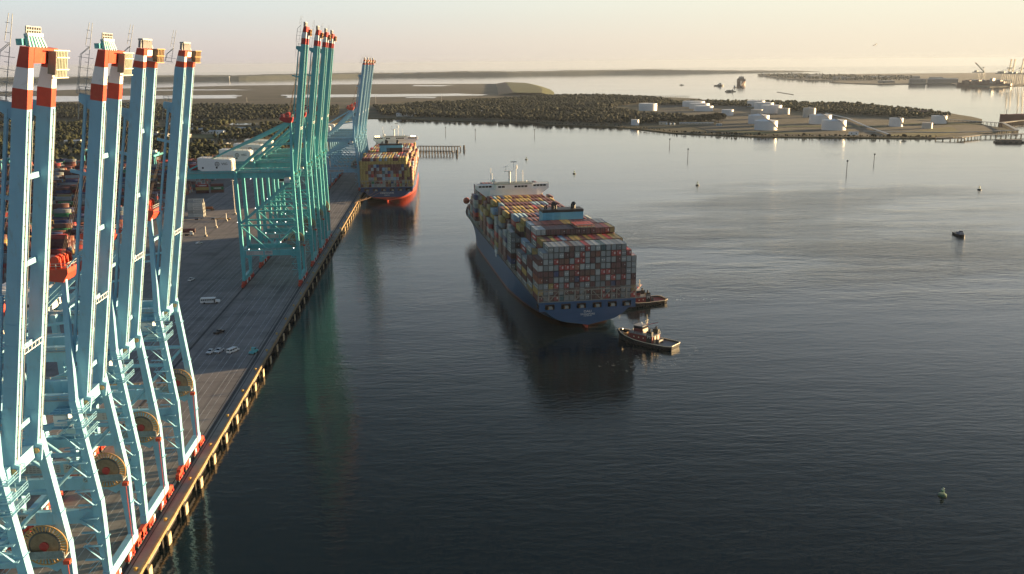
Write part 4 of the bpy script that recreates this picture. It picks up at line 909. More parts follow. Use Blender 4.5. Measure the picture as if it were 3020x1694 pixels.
    for x, r_, h in ((-2.6, 1.0, 2.6), (8.2, 1.25, 2.0), (-1.2, 0.6, 2.0), (-6.2, 0.4, 1.5), (-7.2, 0.3, 1.0)):
        b = MB(); b.tube((x, fy+4, 47.4), (x, fy+4, 47.4+h), r_, 12); b.tube((x, fy+4, 47.4+h), (x, fy+2.8, 47.4+h+0.6), r_*0.9, 12); part(b, 'exhaust_pipe', [FB], fn)
    # ---- bridge house
    wy = 194.0; b = MB(); b.box(-16, 16, wy, wy+12, ZD, 40.2, 0); b.box(-24.6, 24.6, wy+2, wy+8, 40.2, 43.2, 0)
    b.box(-12, 12, wy-1.0, wy+11, 40.2, 43.6, 0); b.box(-13, 13, wy-1.2, wy+11.5, 43.6, 43.9, 1)
    for sd in (-1, 1): b.add([(sd*16, wy+2, 40.2), (sd*24.6, wy+2, 40.2), (sd*16, wy+2, 33.5), (sd*16, wy+2.6, 40.2), (sd*24.6, wy+2.6, 40.2), (sd*16, wy+2.6, 33.5)], [(0,1,2), (5,4,3), (0,3,4,1), (1,4,5,2), (2,5,3,0)], 0)
    bh = part(b, 'bridge_house', [WHITE, mat('grey green roof', (0.24,0.28,0.26), 0.7)])
    for x0, x1, y in ((-10.4, -5.6, wy-1.06), (0.6, 9.6, wy-1.06), (-23, -14, wy+1.95), (14, 23, wy+1.95)):
        b = MB(); n_ = max(2, int((x1-x0)/1.9))
        for i in range(n_): xa = x0+(x1-x0)*i/n_; b.box(xa, xa+(x1-x0)/n_-0.35, y, y+0.1, 41.5, 42.7)
        part(b, 'window', [GLASS], bh)
    b = MB(); b.rail([(-24.5, wy+2, 43.2), (-13, wy+2, 43.2)], 1.1, 0, 2); b.rail([(13, wy+2, 43.2), (24.5, wy+2, 43.2)], 1.1, 0, 2); b.rail([(-13, wy-1, 43.9), (13, wy-1, 43.9)], 1.1, 0, 2); part(b, 'handrail', [LGREY], bh)
    b = MB(); b.tube((-1.5, wy+6, 43.9), (-1.5, wy+6, 51.5), 0.75, 10); b.box(-5.2, 0.4, wy+4.5, wy+7.5, 51.5, 51.9); b.beam((-4, wy+6, 51.9), (-4, wy+6, 55), 0.3); b.beam((-5.6, wy+6, 54.4), (-2.2, wy+6, 55.2), 0.25); part(b, 'radar_mast', [WHITE], bh)
    b = MB(); b.tube((2.9, wy+6, 43.9), (2.9, wy+6, 54.5), 0.28, 8); b.tube((3.3, wy+6, 53), (3.3, wy+6, 55.6), 0.55, 8); b.box(-0.6, 3.4, wy+5.6, wy+6.2, 57.4, 58.2); b.beam((1.4, wy+6, 51.9), (1.4, wy+6, 57.4), 0.3); part(b, 'radar_mast', [WHITE], bh)
    for x, h in ((-14.2, 10.5), (7.6, 8.5), (-13.3, 7)): b = MB(); b.tube((x, wy+6, 43.6), (x, wy+6, 43.6+h), 0.22, 6); b.beam((x-1, wy+6, 43.6+h*0.8), (x+1, wy+6, 43.6+h*0.8), 0.12); part(b, 'aerial', [WHITE], bh)
    b = MB(); b.ball((-12.6, wy+4, 45.6), 1.3); b.tube((-12.6, wy+4, 43.6), (-12.6, wy+4, 44.6), 0.4, 8); part(b, 'radome', [WHITE], bh, True)
    b = MB(); b.ball((9.8, wy+5, 44.6), 0.6); part(b, 'radome', [WHITE], bh, True)
    if not dali:
        b = MB()
        for x in (-22, -20, -18, 17.5, 19.5, 21.5): b.ball((x, wy+1.7, 44.2), 0.62, 0, 8, 5)
        part(b, 'floodlight', [WLAMP], bh)
    # ---- foremast and bow
    b = MB(); b.tube((0, 288, 18.8), (0, 288, 33), 0.45, 8); b.box(-1.6, 1.6, 287.4, 288.6, 30, 30.3); part(b, 'foremast', [WHITE])
    if dali: b = MB(); b.ball((-20.8, 279.5, 20.8), 2.5, 0, 14, 9); part(b, 'bow_float', [mat('orange float', (0.42,0.10,0.06), 0.55, var=0.15, scale=0.5)], None, True)
    b = MB(); b.add([(-14, 274, 19.0), (14, 274, 19.0), (14, 274, 23.5), (-14, 274, 23.5), (-13.6, 275, 19.0), (13.6, 275, 19.0), (13.6, 275, 23.5), (-13.6, 275, 23.5)], [(0,1,2,3), (7,6,5,4), (0,3,7,4), (1,5,6,2), (3,2,6,7)]); part(b, 'breakwater', [LASH])
    # accommodation ladder at the port rail
    if dali: b = MB(); b.box(-24.6, -23.9, 116, 122, ZD-0.4, ZD+1.6); b.box(-24.5, -24.2, 117, 120, ZD-2.4, ZD-0.4); part(b, 'gangway', [WHITE])
    return root
SHIP_H = R(5.7)
make_container_ship('container_ship', 'blue hulled container ship under way in midstream, loaded high, stern towards camera', (141.5, 405.2, 0), SHIP_H, True)
make_container_ship('container_ship', 'blue hulled container ship berthed at the quay, its red underwater paint lit by the sun', (24.8, 823.5, 0), 0.0, False)
# open top flat racks stacked on the third stack
b = MB()
for i in range(5):
    for j in range(4): b.box(i*2.0, i*2.0+1.8, j*3.0, j*3.0+2.7, 0.9, 1.15, 0)
b.box(0, 10, 0, 12, 0, 0.3, 1)
for i in range(6): b.box(i*1.94, i*1.94+0.25, 0, 0.25, 0, 1.5, 1); b.box(i*1.94, i*1.94+0.25, 11.7, 12, 0, 1.5, 1)
b.box(0, 10, 0, 0.3, 1.3, 1.6, 1)
o = b.build('flat_rack', [RED, LASH]); xx, yy = 1.5, 29.4
o.location = (141.5+xx*math.cos(SHIP_H)-yy*math.sin(SHIP_H), 405.2+xx*math.sin(SHIP_H)+yy*math.cos(SHIP_H), 13.75+29.05); o.rotation_euler = (0, 0, SHIP_H)
tag(o, 'pale open frame rack with red panels lying on the maroon containers aft of funnel', 'flat rack')
# ------------------------------------------------------------------ tugs
MAR = mat('maroon deckhouse paint', (0.16,0.022,0.022), 0.5, var=0.12, scale=0.4); TB = mat('black tug hull', (0.014,0.014,0.015), 0.5, var=0.3, scale=0.4)
TDK = mat('grey tug deck', (0.20,0.20,0.20), 0.6, var=0.15, scale=0.4); CREAM = mat('cream trim', (0.62,0.55,0.42), 0.5, var=0.08)
def make_tug(loc, rz, label, deckmat):
    root = empty('tugboat', loc, rz, label, 'tugboat', 'tugboats helping the departing ship')
    def part(b, n_, m, par=None): return b.build(n_, m, par or root)
    yy = [-14.5, -13.8, -12, -8, -2, 4, 9, 12, 14, 15]; hw = [3.6, 4.6, 5.2, 5.4, 5.4, 5.2, 4.3, 3.0, 1.4, 0.2]; zt = [1.9, 1.9, 1.85, 1.8, 1.8, 2.1, 2.8, 3.4, 3.8, 4.0]
    b = MB(); rows = [[(x*0.86, y*0.97, -0.6), (x*0.95, y*0.99, 0.4), (x, y, z)] for x, y, z in zip(hw, yy, zt)]
    for sd in (-1, 1):
        vs = [(sd*p[0], p[1], p[2]) for r_ in rows for p in r_]; fs = []
        for i in range(len(yy)-1):
            for j in range(2): q = (i*3+j, (i+1)*3+j, (i+1)*3+j+1, i*3+j+1); fs.append(q if sd > 0 else q[::-1])
        b.add(vs, fs)
    r_ = rows[0]; b.add([(-p[0], p[1], p[2]) for p in r_]+[(p[0], p[1], p[2]) for p in r_], [(0,3,4,1), (1,4,5,2)])
    part(b, 'hull', [TB])
    b = MB()
    for i in range(len(yy)-1): b.add([(-hw[i]+.1, yy[i], 1.1), (hw[i]-.1, yy[i], 1.1), (hw[i+1]-.05, yy[i+1], 1.1 if yy[i+1] < 5 else zt[i+1]-1.0), (-hw[i+1]+.05, yy[i+1], 1.1 if yy[i+1] < 5 else zt[i+1]-1.0)], [(0,1,2,3)])
    part(b, 'deck', [deckmat])
    b = MB(); pts = [(hw[i], yy[i], zt[i]) for i in range(len(yy))]
    for sd in (-1, 1): b.path([(sd*p[0], p[1], p[2]+0.05) for p in pts], 0.16, 6)
    b.tube((-hw[0], yy[0], zt[0]+.05), (hw[0], yy[0], zt[0]+.05), 0.18, 6); part(b, 'gunwale', [CREAM])
    b = MB()
    for sd in (-1, 1):
        for y in np.arange(-11, 8, 1.5): b.tube((sd*5.35, y, 0.5), (sd*5.75, y, 0.5), 0.55, 10)
    b.path([(hw[i]+0.2, yy[i], zt[i]-0.5) for i in range(5, 10)]+[(-hw[i]-0.2, yy[i], zt[i]-0.5) for i in range(9, 4, -1)], 0.5, 8); part(b, 'fender', [BLACK])
    b = MB(); b.box(-3.4, 3.4, -4.5, 7.0, 1.0, 4.3); b.add([(-3.4,7,1),(3.4,7,1),(3.4,7,4.3),(-3.4,7,4.3),(-1.8,9.2,1.4),(1.8,9.2,1.4),(1.8,8.6,4.3),(-1.8,8.6,4.3)], [(4,5,6,7),(1,5,4,0),(2,6,5,1),(3,7,6,2),(0,4,7,3)]); house = part(b, 'deckhouse', [MAR])
    b = MB(); b.box(-3.55, 3.55, -4.7, 7.3, 4.3, 4.5); part(b, 'boat_deck', [mat('pale boat deck', (0.20,0.21,0.22), 0.6)], house)
    b = MB(); b.rail([(-3.5,-4.6,4.5),(-3.5,7.2,4.5),(3.5,7.2,4.5),(3.5,-4.6,4.5)], 1.0, 0, 1.6); part(b, 'handrail', [LGREY], house)
    b = MB()
    for sd in (-1, 1):
        for y in (0, 2.4, 4.8): b.tube((sd*3.38, y, 3.0), (sd*3.46, y, 3.0), 0.32, 10)
    part(b, 'porthole', [CREAM], house)
    b = MB(); b.box(-2.3, 2.3, 1.2, 5.6, 4.5, 6.6); wheel = part(b, 'pilothouse', [MAR])
    b = MB(); b.box(-2.36, 2.36, 1.14, 5.66, 6.6, 7.7); part(b, 'window', [GLASS], wheel)
    b = MB(); b.box(-2.45, 2.45, 1.0, 5.8, 7.7, 7.9); part(b, 'roof', [mat('tug roof grey', (0.34,0.34,0.35), 0.6)], wheel)
    b = MB(); b.box(-2.2, 2.2, 1.05, 1.2, 4.6, 6.4); part(b, 'aft_door_panel', [CREAM], wheel)
    for sd in (-1, 1):
        b = MB(); b.box(*sorted((sd*2.0, sd*3.45)), -4.2, -1.6, 1.0, 6.4); b.tube((sd*2.7, -2.9, 6.4), (sd*2.7, -2.9, 7.6), 0.4, 10)
        st = part(b, 'stack', [TB]); text('lettering', 'M', 2.0, (sd*3.52, -2.9, 4.0), (R(90), 0, R(90)*sd), MARK, st, sx=1.15)
        b = MB(); b.box(*sorted((sd*0.6, sd*1.9)), -4.9, -4.55, 1.4, 4.2); part(b, 'aft_panel', [CREAM], house)
    b = MB(); b.tube((0, 0.4, 7.9), (0, 0.4, 13.0), 0.16, 8); b.beam((-1.4, 0.4, 10.4), (1.4, 0.4, 10.4), 0.14); b.beam((-0.9, 0.4, 9.3), (0.9, 0.4, 9.3), 0.2); b.tube((0, 0.4, 9.4), (0, 0.4, 10.8), 0.38, 8); part(b, 'mast', [CREAM])
    b = MB(); b.tube((0.9, 0.9, 8.0), (3.6, -3.2, 9.2), 0.12, 6); b.tube((0.9, 0.9, 7.9), (0.9, 0.9, 9.2), 0.25, 8); part(b, 'fire_monitor', [DRED])
    b = MB(); b.ball((0, 3.2, 8.6), 0.55); b.ball((-1.3, 2.2, 8.5), 0.35); part(b, 'radome', [WHITE])
    for y, m_ in ((10.6, OCHRE), (-6.3, DGREY)):
        b = MB(); b.tube((-1.5, y, 2.2), (1.5, y, 2.2), 0.8, 12); b.box(-1.9, -1.5, y-0.8, y+0.8, 1.1, 3.0); b.box(1.5, 1.9, y-0.8, y+0.8, 1.1, 3.0); part(b, 'winch', [m_])
    b = MB(); b.ball((-0.8, 12.3, 4.5), 0.22); part(b, 'deck_lamp', [WLAMP])
    return root
make_tug((164.3, 379.6, 0), math.atan2(0.72, 0.69), 'black and maroon tugboat in front of the ship stern, bare grey after deck towards camera', TDK)
make_tug((175.5, 446.0, 0), math.atan2(0.92, -0.30), 'maroon tugboat half hidden behind the starboard side of the departing ship', mat('red tug deck', (0.22,0.05,0.035), 0.6, var=0.25, scale=0.5))
# ------------------------------------------------------------------ quay furniture
YEL = mat('worn yellow paint', (0.50,0.30,0.05), 0.55, var=0.2, scale=0.8, dirt=RUST, dirt_amt=0.3)
FPAN = mat('fender facing', (0.42,0.31,0.19), 0.7, var=0.25, scale=0.5, dirt=(0.12,0.09,0.06), dirt_amt=0.35)
def make_fender(y):
    r_ = empty('rubber_fender', (0.0, y, 0.5), 0, 'pale faced rubber fender hanging on the dock wall above the water', 'fender', 'fenders along the dock wall')
    b = MB(); b.box(0.75, 1.05, -1.25, 1.25, -1.0, 2.5); b.box(1.05, 1.09, -0.9, 0.9, -0.6, 2.1, 1); b.build('facing_panel', [FPAN, mat('fender facing light', (0.50,0.40,0.26), 0.7, var=0.2, scale=0.5)], r_)
    b = MB(); b.tube((-1.2, 0, 0.9), (0.75, 0, 0.9), 0.85, 12, r2=0.6); b.build('rubber_cone', BLACK, r_)
    b = MB()
    for s in (-1, 1): b.beam((-0.5, s*1.1, 2.9), (0.85, s*1.0, 2.2), 0.08)
    b.build('chain', DGREY, r_)
    b = MB(); b.box(-1.15, -0.2, -2.6, 2.6, -1.2, 2.3); b.build('fender_backing', BLACK, r_)
    return r_
f0 = make_fender(220.7-16.4*4)
for k in range(1, 44):
    y = 220.7+16.4*(k-4)
    if y > 815: break
    c = copy_tree(f0); c.location.y = y
b = MB(); b.tube((0,0,0), (0,0,0.55), 0.28, 10); b.tube((0,0,0.5), (0.0,0,0.78), 0.42, 10, r2=0.34); b.tube((0,0,0), (0,0,0.08), 0.5, 10); b.tube((-0.55,0,0.62), (0.55,0,0.62), 0.13, 8)
bo = b.build('bollard', YEL); tag(bo, 'yellow mooring bollard standing on the quay edge', 'bollard', 'bollards along the quay edge')
bo.location = (-1.7, 202.2-24.6*2, 3.5)
for k in range(-1, 27):
    c = bo.copy(); COL.objects.link(c); c.location = (-1.7, 202.2+24.6*k, 3.5)
for i, (x1, z1) in enumerate(((3.0, 9.6), (8.5, 9.6), (14.0, 9.4), (19.5, 9.4))):
    p0 = Vector((-1.7, 798-i*1.2, 4.2)); p1 = Vector((x1, 823.6, z1)); mid = (p0+p1)/2 - Vector((0,0,1.2)); b = MB(); b.path([p0, p0.lerp(mid, .6)*0.5+mid*0.5, mid, p1], 0.13, 6)
    tag(b.build('mooring_line', mat('tan mooring rope', (0.30,0.19,0.12), 0.8)), ['leftmost', 'second', 'third', 'rightmost'][i]+' of four tan mooring lines from the quay to the berthed ship stern', 'mooring line', 'mooring lines of the berthed ship')
# ------------------------------------------------------------------ vehicles
VW = mat('white vehicle paint', (0.66,0.67,0.68), 0.3, var=0.03); VD = mat('dark brown vehicle paint', (0.05,0.04,0.035), 0.3, var=0.05); TYRE = mat('tyre', (0.018,0.018,0.018), 0.85); TAIL = mat('red tail lamp', (0.35,0.02,0.02), 0.3)
def wheels(root, xs, w, r_):
    for y in xs:
        for s in (-1, 1):
            b = MB(); b.tube((s*(w/2-0.22), y, r_), (s*w/2, y, r_), r_, 12); b.build('wheel', TYRE, root)
def profile(root, name, pts, w, m, inset=0.0):
    """side profile (y,z) swept across the width"""
    b = MB(); n = len(pts); vs = [(-w/2, y, z) for y, z in pts]+[(w/2, y, z) for y, z in pts]
    b.add(vs, [tuple(range(n)), tuple(range(2*n-1, n-1, -1))]+[(i, n+i, n+(i+1) % n, (i+1) % n) for i in range(n)]); return b.build(name, m, root)
def pickup(loc, rz, label, m, cap=None):
    r_ = empty('pickup_truck', (loc[0], loc[1], 3.5), rz, label, 'pickup truck')
    profile(r_, 'body', [(-2.75,0.45),(2.7,0.45),(2.75,0.95),(2.5,1.12),(1.15,1.18),(0.95,1.2),(-0.75,1.2),(-0.8,1.15),(-2.75,1.15)], 1.95, m)
    profile(r_, 'cabin', [(1.2,1.15),(0.55,1.8),(-0.55,1.85),(-0.85,1.2)], 1.7, m)
    b = MB(); b.add([(-0.78,1.16,1.22),(0.78,1.16,1.22),(0.72,0.6,1.78),(-0.72,0.6,1.78)], [(0,1,2,3)]); b.add([(-0.72,-0.84,1.3),(0.72,-0.84,1.3),(0.7,-0.6,1.78),(-0.7,-0.6,1.78)], [(3,2,1,0)])
    for s in (-1, 1): b.box(*sorted((s*0.84, s*0.87)), -0.6, 0.6, 1.3, 1.72)
    b.build('window', GLASS, r_)
    b = MB(); b.box(-0.8, 0.8, -2.65, -0.95, 1.14, 1.16); b.build('cargo_bed', DGREY, r_)
    b = MB(); b.box(-0.85, 0.85, 2.74, 2.8, 0.55, 0.85); b.build('grille', DGREY, r_)
    for s in (-1, 1): b = MB(); b.box(*sorted((s*0.6, s*0.92)), 2.7, 2.78, 0.85, 1.02); b.build('headlight', mat('clear lamp', (0.6,0.6,0.6), 0.2), r_)
    wheels(r_, (-1.75, 1.75), 1.98, 0.4); return r_
pickup((-24.9, 374.0), R(180-14), 'left of the two white pickup trucks parked facing the camera on the quay', VW)
pickup((-21.7, 374.9), R(180-14), 'right of the two white pickup trucks parked facing the camera, beside the white van', VW)
pickup((-28.3, 403.6), R(-29), 'dark brown pickup truck driving away alone on the quay', VD)
pickup((-68.6, 511.0), R(-9), 'white pickup truck on the yard road behind the fourth blue crane boom', VW)
def van(loc, rz, label):
    r_ = empty('passenger_van', (loc[0], loc[1], 3.5), rz, label, 'van')
    profile(r_, 'body', [(-3.1,0.45),(3.0,0.45),(3.1,1.0),(2.2,1.25),(1.55,2.1),(-2.9,2.15),(-3.1,1.3)], 2.0, VW)
    b = MB()
    for s in (-1, 1):
        for y0, y1 in ((-2.8,-1.5),(-1.3,0.1),(0.3,1.4)): b.box(*sorted((s*1.0, s*1.02)), y0, y1, 1.35, 1.95)
    b.box(-0.8, 0.8, -3.06, -2.98, 1.35, 1.95); b.add([(-0.85,2.2,1.28),(0.85,2.2,1.28),(0.8,1.6,2.04),(-0.8,1.6,2.04)], [(0,1,2,3)]); b.build('window', GLASS, r_)
    for s in (-1, 1): b = MB(); b.box(*sorted((s*0.82, s*0.98)), -3.12, -3.06, 0.9, 1.3); b.build('tail_light', TAIL, r_)
    wheels(r_, (-1.9, 1.9), 2.03, 0.38)
van((-15.8, 374.3), R(-28), 'long white passenger van parked right of the two white pickups')
bus = empty('bus', (-45.6, 458.6, 3.5), R(-87), 'white hooded bus crossing the quay below the teal crane', 'bus')
profile(bus, 'body', [(-4.6,0.6),(2.9,0.6),(2.9,3.0),(-4.4,3.05),(-4.6,2.8)], 2.45, VW); profile(bus, 'hood', [(2.9,0.6),(5.0,0.6),(5.05,1.3),(4.7,1.65),(2.9,1.85)], 2.2, VW)
b = MB()
for s in (-1, 1):
    for k in range(7): b.box(*sorted((s*1.22, s*1.25)), -4.2+k*0.92, -4.2+k*0.92+0.74, 1.75, 2.5)
b.box(-1.1, 1.1, 2.9, 2.93, 1.9, 2.8); b.build('window', GLASS, bus)
b = MB(); b.box(1.22, 1.26, 2.1, 2.85, 0.65, 2.6); b.build('door', DGREY, bus)
b = MB()
for s in (-1, 1): b.box(*sorted((s*1.22, s*1.25)), -4.5, 2.8, 1.25, 1.33)
b.build('side_band', DGREY, bus); wheels(bus, (-2.6, 3.6), 2.5, 0.48)
tr = empty('yard_tractor', (-6.6, 371.5, 3.5), R(-20), 'small teal yard tractor standing by the crane rail near the quay edge', 'tractor')
profile(tr, 'body', [(-2.2,0.6),(1.9,0.6),(2.0,1.5),(0.9,1.6),(-2.2,1.2)], 2.2, TEAL); profile(tr, 'cab', [(-0.9,1.2),(0.8,1.5),(0.7,2.7),(-0.8,2.75)], 1.7, TEAL)
b = MB(); b.box(-0.87, 0.87, -0.6, 0.5, 1.9, 2.55); b.build('window', GLASS, tr); b = MB(); b.tube((-0.7,-0.9,1.2),(-0.7,-0.9,3.4),0.1,8); b.build('exhaust', OCHRE, tr); wheels(tr, (-1.4, 1.3), 2.3, 0.5)
def car_mesh(m):
    b = MB(); pts = [(-2.2,0.4),(2.2,0.4),(2.25,0.8),(1.2,0.98),(0.5,1.45),(-1.1,1.45),(-1.9,1.0),(-2.25,0.95)]; n = len(pts); w_ = 1.8
    b.add([(-w_/2, y, z) for y, z in pts]+[(w_/2, y, z) for y, z in pts], [tuple(range(n)), tuple(range(2*n-1, n-1, -1))]+[(i, n+i, n+(i+1) % n, (i+1) % n) for i in range(n)], 0)
    b.box(-0.92, 0.92, -1.0, 0.7, 1.02, 1.36, 1)
    for y in (-1.35, 1.4):
        for s in (-1, 1): b.tube((s*0.72, y, 0.33), (s*0.93, y, 0.33), 0.33, 10, 2)
    o = b.build('parked_car', [m, GLASS, TYRE]); return o
c0 = car_mesh(VW); c0.location = (-92.2, 622.0, 3.5); c0.rotation_euler = (0, 0, R(-46)); tag(c0, 'white saloon car in the yard, left of the front teal crane', 'car')
others = [c0, car_mesh(VD), car_mesh(mat('silver car paint', (0.38,0.39,0.41), 0.3, var=0.03))]
spots = [(-321,1557),(-316,1549),(-310,1551),(-303,1543),(-297,1549),(-291,1541),(-284,1544),(-277,1537),(-270,1541),(-263,1533),(-276,1476),(-270,1470),(-263,1474),(-257,1468),(-251,1471),(-244,1466),(150,2259),(157,2262),(165,2261),(172,2266),(180,2263),(188,2268),(195,2266)]
for k, (x, y) in enumerate(spots):
    s_ = others[k % 3]; c = s_.copy() if k > 1 or k == 0 else s_
    if c is not s_: COL.objects.link(c)
    if k == 1: c = others[1]
    c.location = (x, y, 1.7); c.rotation_euler = (0, 0, random.uniform(0, 3))
    tag(c, 'car parked among the trees beyond the terminal', 'car', 'cars parked among the far trees')
others[2].location = (-336, 1560, 1.7); tag(others[2], 'car parked among the trees beyond the terminal', 'car', 'cars parked among the far trees')
# ------------------------------------------------------------------ yard: single containers, trailers, masts
def put_container(c, mark, x, y, z, rz, label, group=None, txt=None):
    o = bpy.data.objects.new('shipping_container', container_mesh(c, mark)); COL.objects.link(o); o.location = (x, y, z); o.rotation_euler = (0, 0, rz)
    tag(o, label, 'container', group)
    if txt: text('lettering', txt, 1.15, (-1.24, 6.0, 1.45), (R(90), 0, R(-90)), MARK, o, sx=1.15)
    return o
RX = R(90)     # long axis along -x : doors face +x
G_ = 'containers stacked at the end of the yard'
put_container('R', 2, -147.8, 881.5, 3.5+2*2.9, RX, 'red container with white lettering on top of the stack seen below the machinery house', G_, 'HAMBURG SUD')
put_container('Y', 0, -147.8, 881.5, 3.5+2.9, RX, 'mustard container under the red lettered one at the yard end', G_)
put_container('M', 0, -147.8, 881.5, 3.5, RX, 'maroon container at the bottom below the mustard and red ones', G_)
put_container('E', 0, -134.6, 884.5, 3.5+2.9, RX, 'green container with white lettering right of the mustard container', G_, 'EVERGREEN')
put_container('W', 0, -134.6, 884.5, 3.5, RX, 'brown container under the green lettered one', G_)
put_container('M', 3, -134.6, 884.5, 3.5+5.8, RX, 'maroon container on top of the green lettered one', G_)
put_container('E', 0, -226.5, 760.5, 3.5+2.9*3, RX, 'bright green container with white lettering seen between the two nearest boom pairs', G_, 'EVERGREEN')
WC = mat('reefer white', (0.58,0.59,0.60), 0.5, var=0.06, scale=0.3)
wcm = container_mesh('L', 1)
for i, (x, y, n_) in enumerate(((-117.5, 738, 4), (-117.5, 740.7, 5), (-117.5, 743.4, 4))):
    for t in range(n_): put_container('L', 1, x, y, 3.5+t*2.9, RX, f'pale container in the white block beside the yard road, {ORD[i+1]} row back, {ORD[t+1]} tier', 'pale containers in a block beside the yard road')
put_container('M', 0, -104.5, 661.0, 4.7, RX, 'maroon container on a trailer behind a white truck cab in the yard')
def truck(loc, rz, label):
    r_ = empty('truck_tractor', (*loc, 3.5), rz, label, 'truck')
    profile(r_, 'cab', [(0.2,0.7),(2.4,0.7),(2.4,1.7),(1.9,2.9),(0.2,3.1)], 2.4, VW); profile(r_, 'chassis', [(-3.4,0.7),(0.2,0.7),(0.2,1.1),(-3.4,1.1)], 1.2, DGREY)
    b = MB(); b.box(-1.0, 1.0, 2.1, 2.3, 1.9, 2.6); b.build('window', GLASS, r_); wheels(r_, (-2.6, -1.4, 1.6), 2.4, 0.5)
truck((-107.0, 655.0), R(-80), 'white truck tractor parked below the maroon container trailer')
def chassis(loc, rz, label, m, tank=None):
    r_ = empty('container_trailer', (*loc, 3.5), rz, label, 'trailer', 'trailers parked in the yard')
    b = MB(); b.box(-0.9, -0.6, -6, 6, 1.1, 1.4); b.box(0.6, 0.9, -6, 6, 1.1, 1.4)
    for y in (-5.8, -2, 2, 5.8): b.box(-1.2, 1.2, y-0.15, y+0.15, 1.1, 1.35)
    b.build('frame', m, r_); wheels(r_, (-5.0, -3.7), 2.4, 0.5); b = MB(); b.box(-0.8, -0.6, 3.9, 4.1, 0, 1.1); b.box(0.6, 0.8, 3.9, 4.1, 0, 1.1); b.build('landing_leg', DGREY, r_)
    if tank: b = MB(); b.tube((0, -4.8, 2.4), (0, 4.8, 2.4), 1.1, 14); b.build('tank', tank, r_)
BLT = mat('blue trailer paint', (0.05,0.12,0.22), 0.5); ORG = mat('orange tank paint', (0.36,0.13,0.05), 0.5, var=0.15, scale=0.5)
chassis((-124, 723.6), RX, 'leftmost empty blue trailer in the yard row', BLT); chassis((-111.5, 724.2), RX, 'middle empty blue trailer in the yard row', BLT); chassis((-98.5, 719.5), RX, 'ochre empty trailer at the right end of the yard row', OCHRE)
chassis((-130, 769.3), RX, 'white tank trailer parked beside the pale container block', OCHRE, WC); chassis((-123, 771.2), RX, 'orange tank trailer parked right of the white tank trailer', OCHRE, ORG)
put_container('Y', 0, -40.4, 329.4, 3.5, RX, 'bright yellow box container standing under the fourth blue crane') 
def light_mast(loc, h, label, nm='light_mast'):
    r_ = empty(nm, (*loc, 3.5), 0, label, 'light mast' if h > 15 else 'post')
    b = MB(); b.box(-0.9, 0.9, -0.9, 0.9, 0, 1.3); b.build('concrete_base', mat('lit concrete', (0.36,0.32,0.27), 0.8, var=0.15, scale=0.6), r_)
    b = MB(); b.tube((0,0,1.3), (0,0,h), 0.34 if h > 15 else 0.4, 8, r2=0.2 if h > 15 else 0.36); b.build('pole', mat('galvanised mast', (0.50,0.48,0.44), 0.5, var=0.1), r_)
    if h > 15: b = MB(); b.tube((0,0,h-0.6), (0,0,h-0.4), 1.3, 10); [b.box(1.2*math.cos(a)-.3, 1.2*math.cos(a)+.3, 1.2*math.sin(a)-.3, 1.2*math.sin(a)+.3, h-1.1, h-0.6) for a in np.arange(0, 6.2, 1.05)]; b.build('lamp_ring', LGREY, r_)
light_mast((-94.8, 747.7), 28.4, 'tall pale light mast with concrete base left of the front teal crane')
light_mast((-94.6, 715.0), 6.2, 'short pale post on concrete base below the tall light mast', 'guard_post'); light_mast((-95.5, 685.2), 6.1, 'short pale post with lit base, second below the tall light mast', 'guard_post'); light_mast((-94.5, 649.8), 7.2, 'thin pale post lowest in the line below the tall light mast', 'guard_post')
# the mass of stacked containers further back
vv = []; cc = []
blocks = np.arange(470, 1110, 36.0)
for by in blocks:
    for r_ in range(9):
        y = by+r_*3.0
        for k in range(26):
            x = -166-13.1*k
            if by < 560 and k < 1: continue
            n_ = int(np.clip(rng.normal(3.1+1.2*mnoise.noise((x*0.02, y*0.02, 1)), 1.2), 0, 5))
            for t in range(n_):
                vv.append((x, y, 3.5+t*2.86)); cc.append(CKEY.index(rng.choice(list('MWGRBLYTEOS'), p=[.30,.16,.10,.08,.10,.06,.07,.03,.03,.05,.02])))
bx = np.array([(-12.1,0,0),(0,0,0),(0,2.44,0),(-12.1,2.44,0),(-12.1,0,2.8),(0,0,2.8),(0,2.44,2.8),(-12.1,2.44,2.8)])
P3 = np.array(vv); V3 = bx[None]+P3[:, None, :]+rng.normal(0, .05, (len(vv), 1, 3))*np.array([1, 1, 0])
fq = np.array([(4,5,6,7),(0,1,5,4),(1,2,6,5),(2,3,7,6),(3,0,4,7)])
o = npmesh('stacked_containers', V3.reshape(-1, 3), (fq[None]+(np.arange(len(vv))*8)[:, None, None]).reshape(-1, 4), CM, np.repeat(cc, 5)); tag(o, 'field of stacked containers in many colours filling the yard behind the cranes', 'containers', kind='stuff')
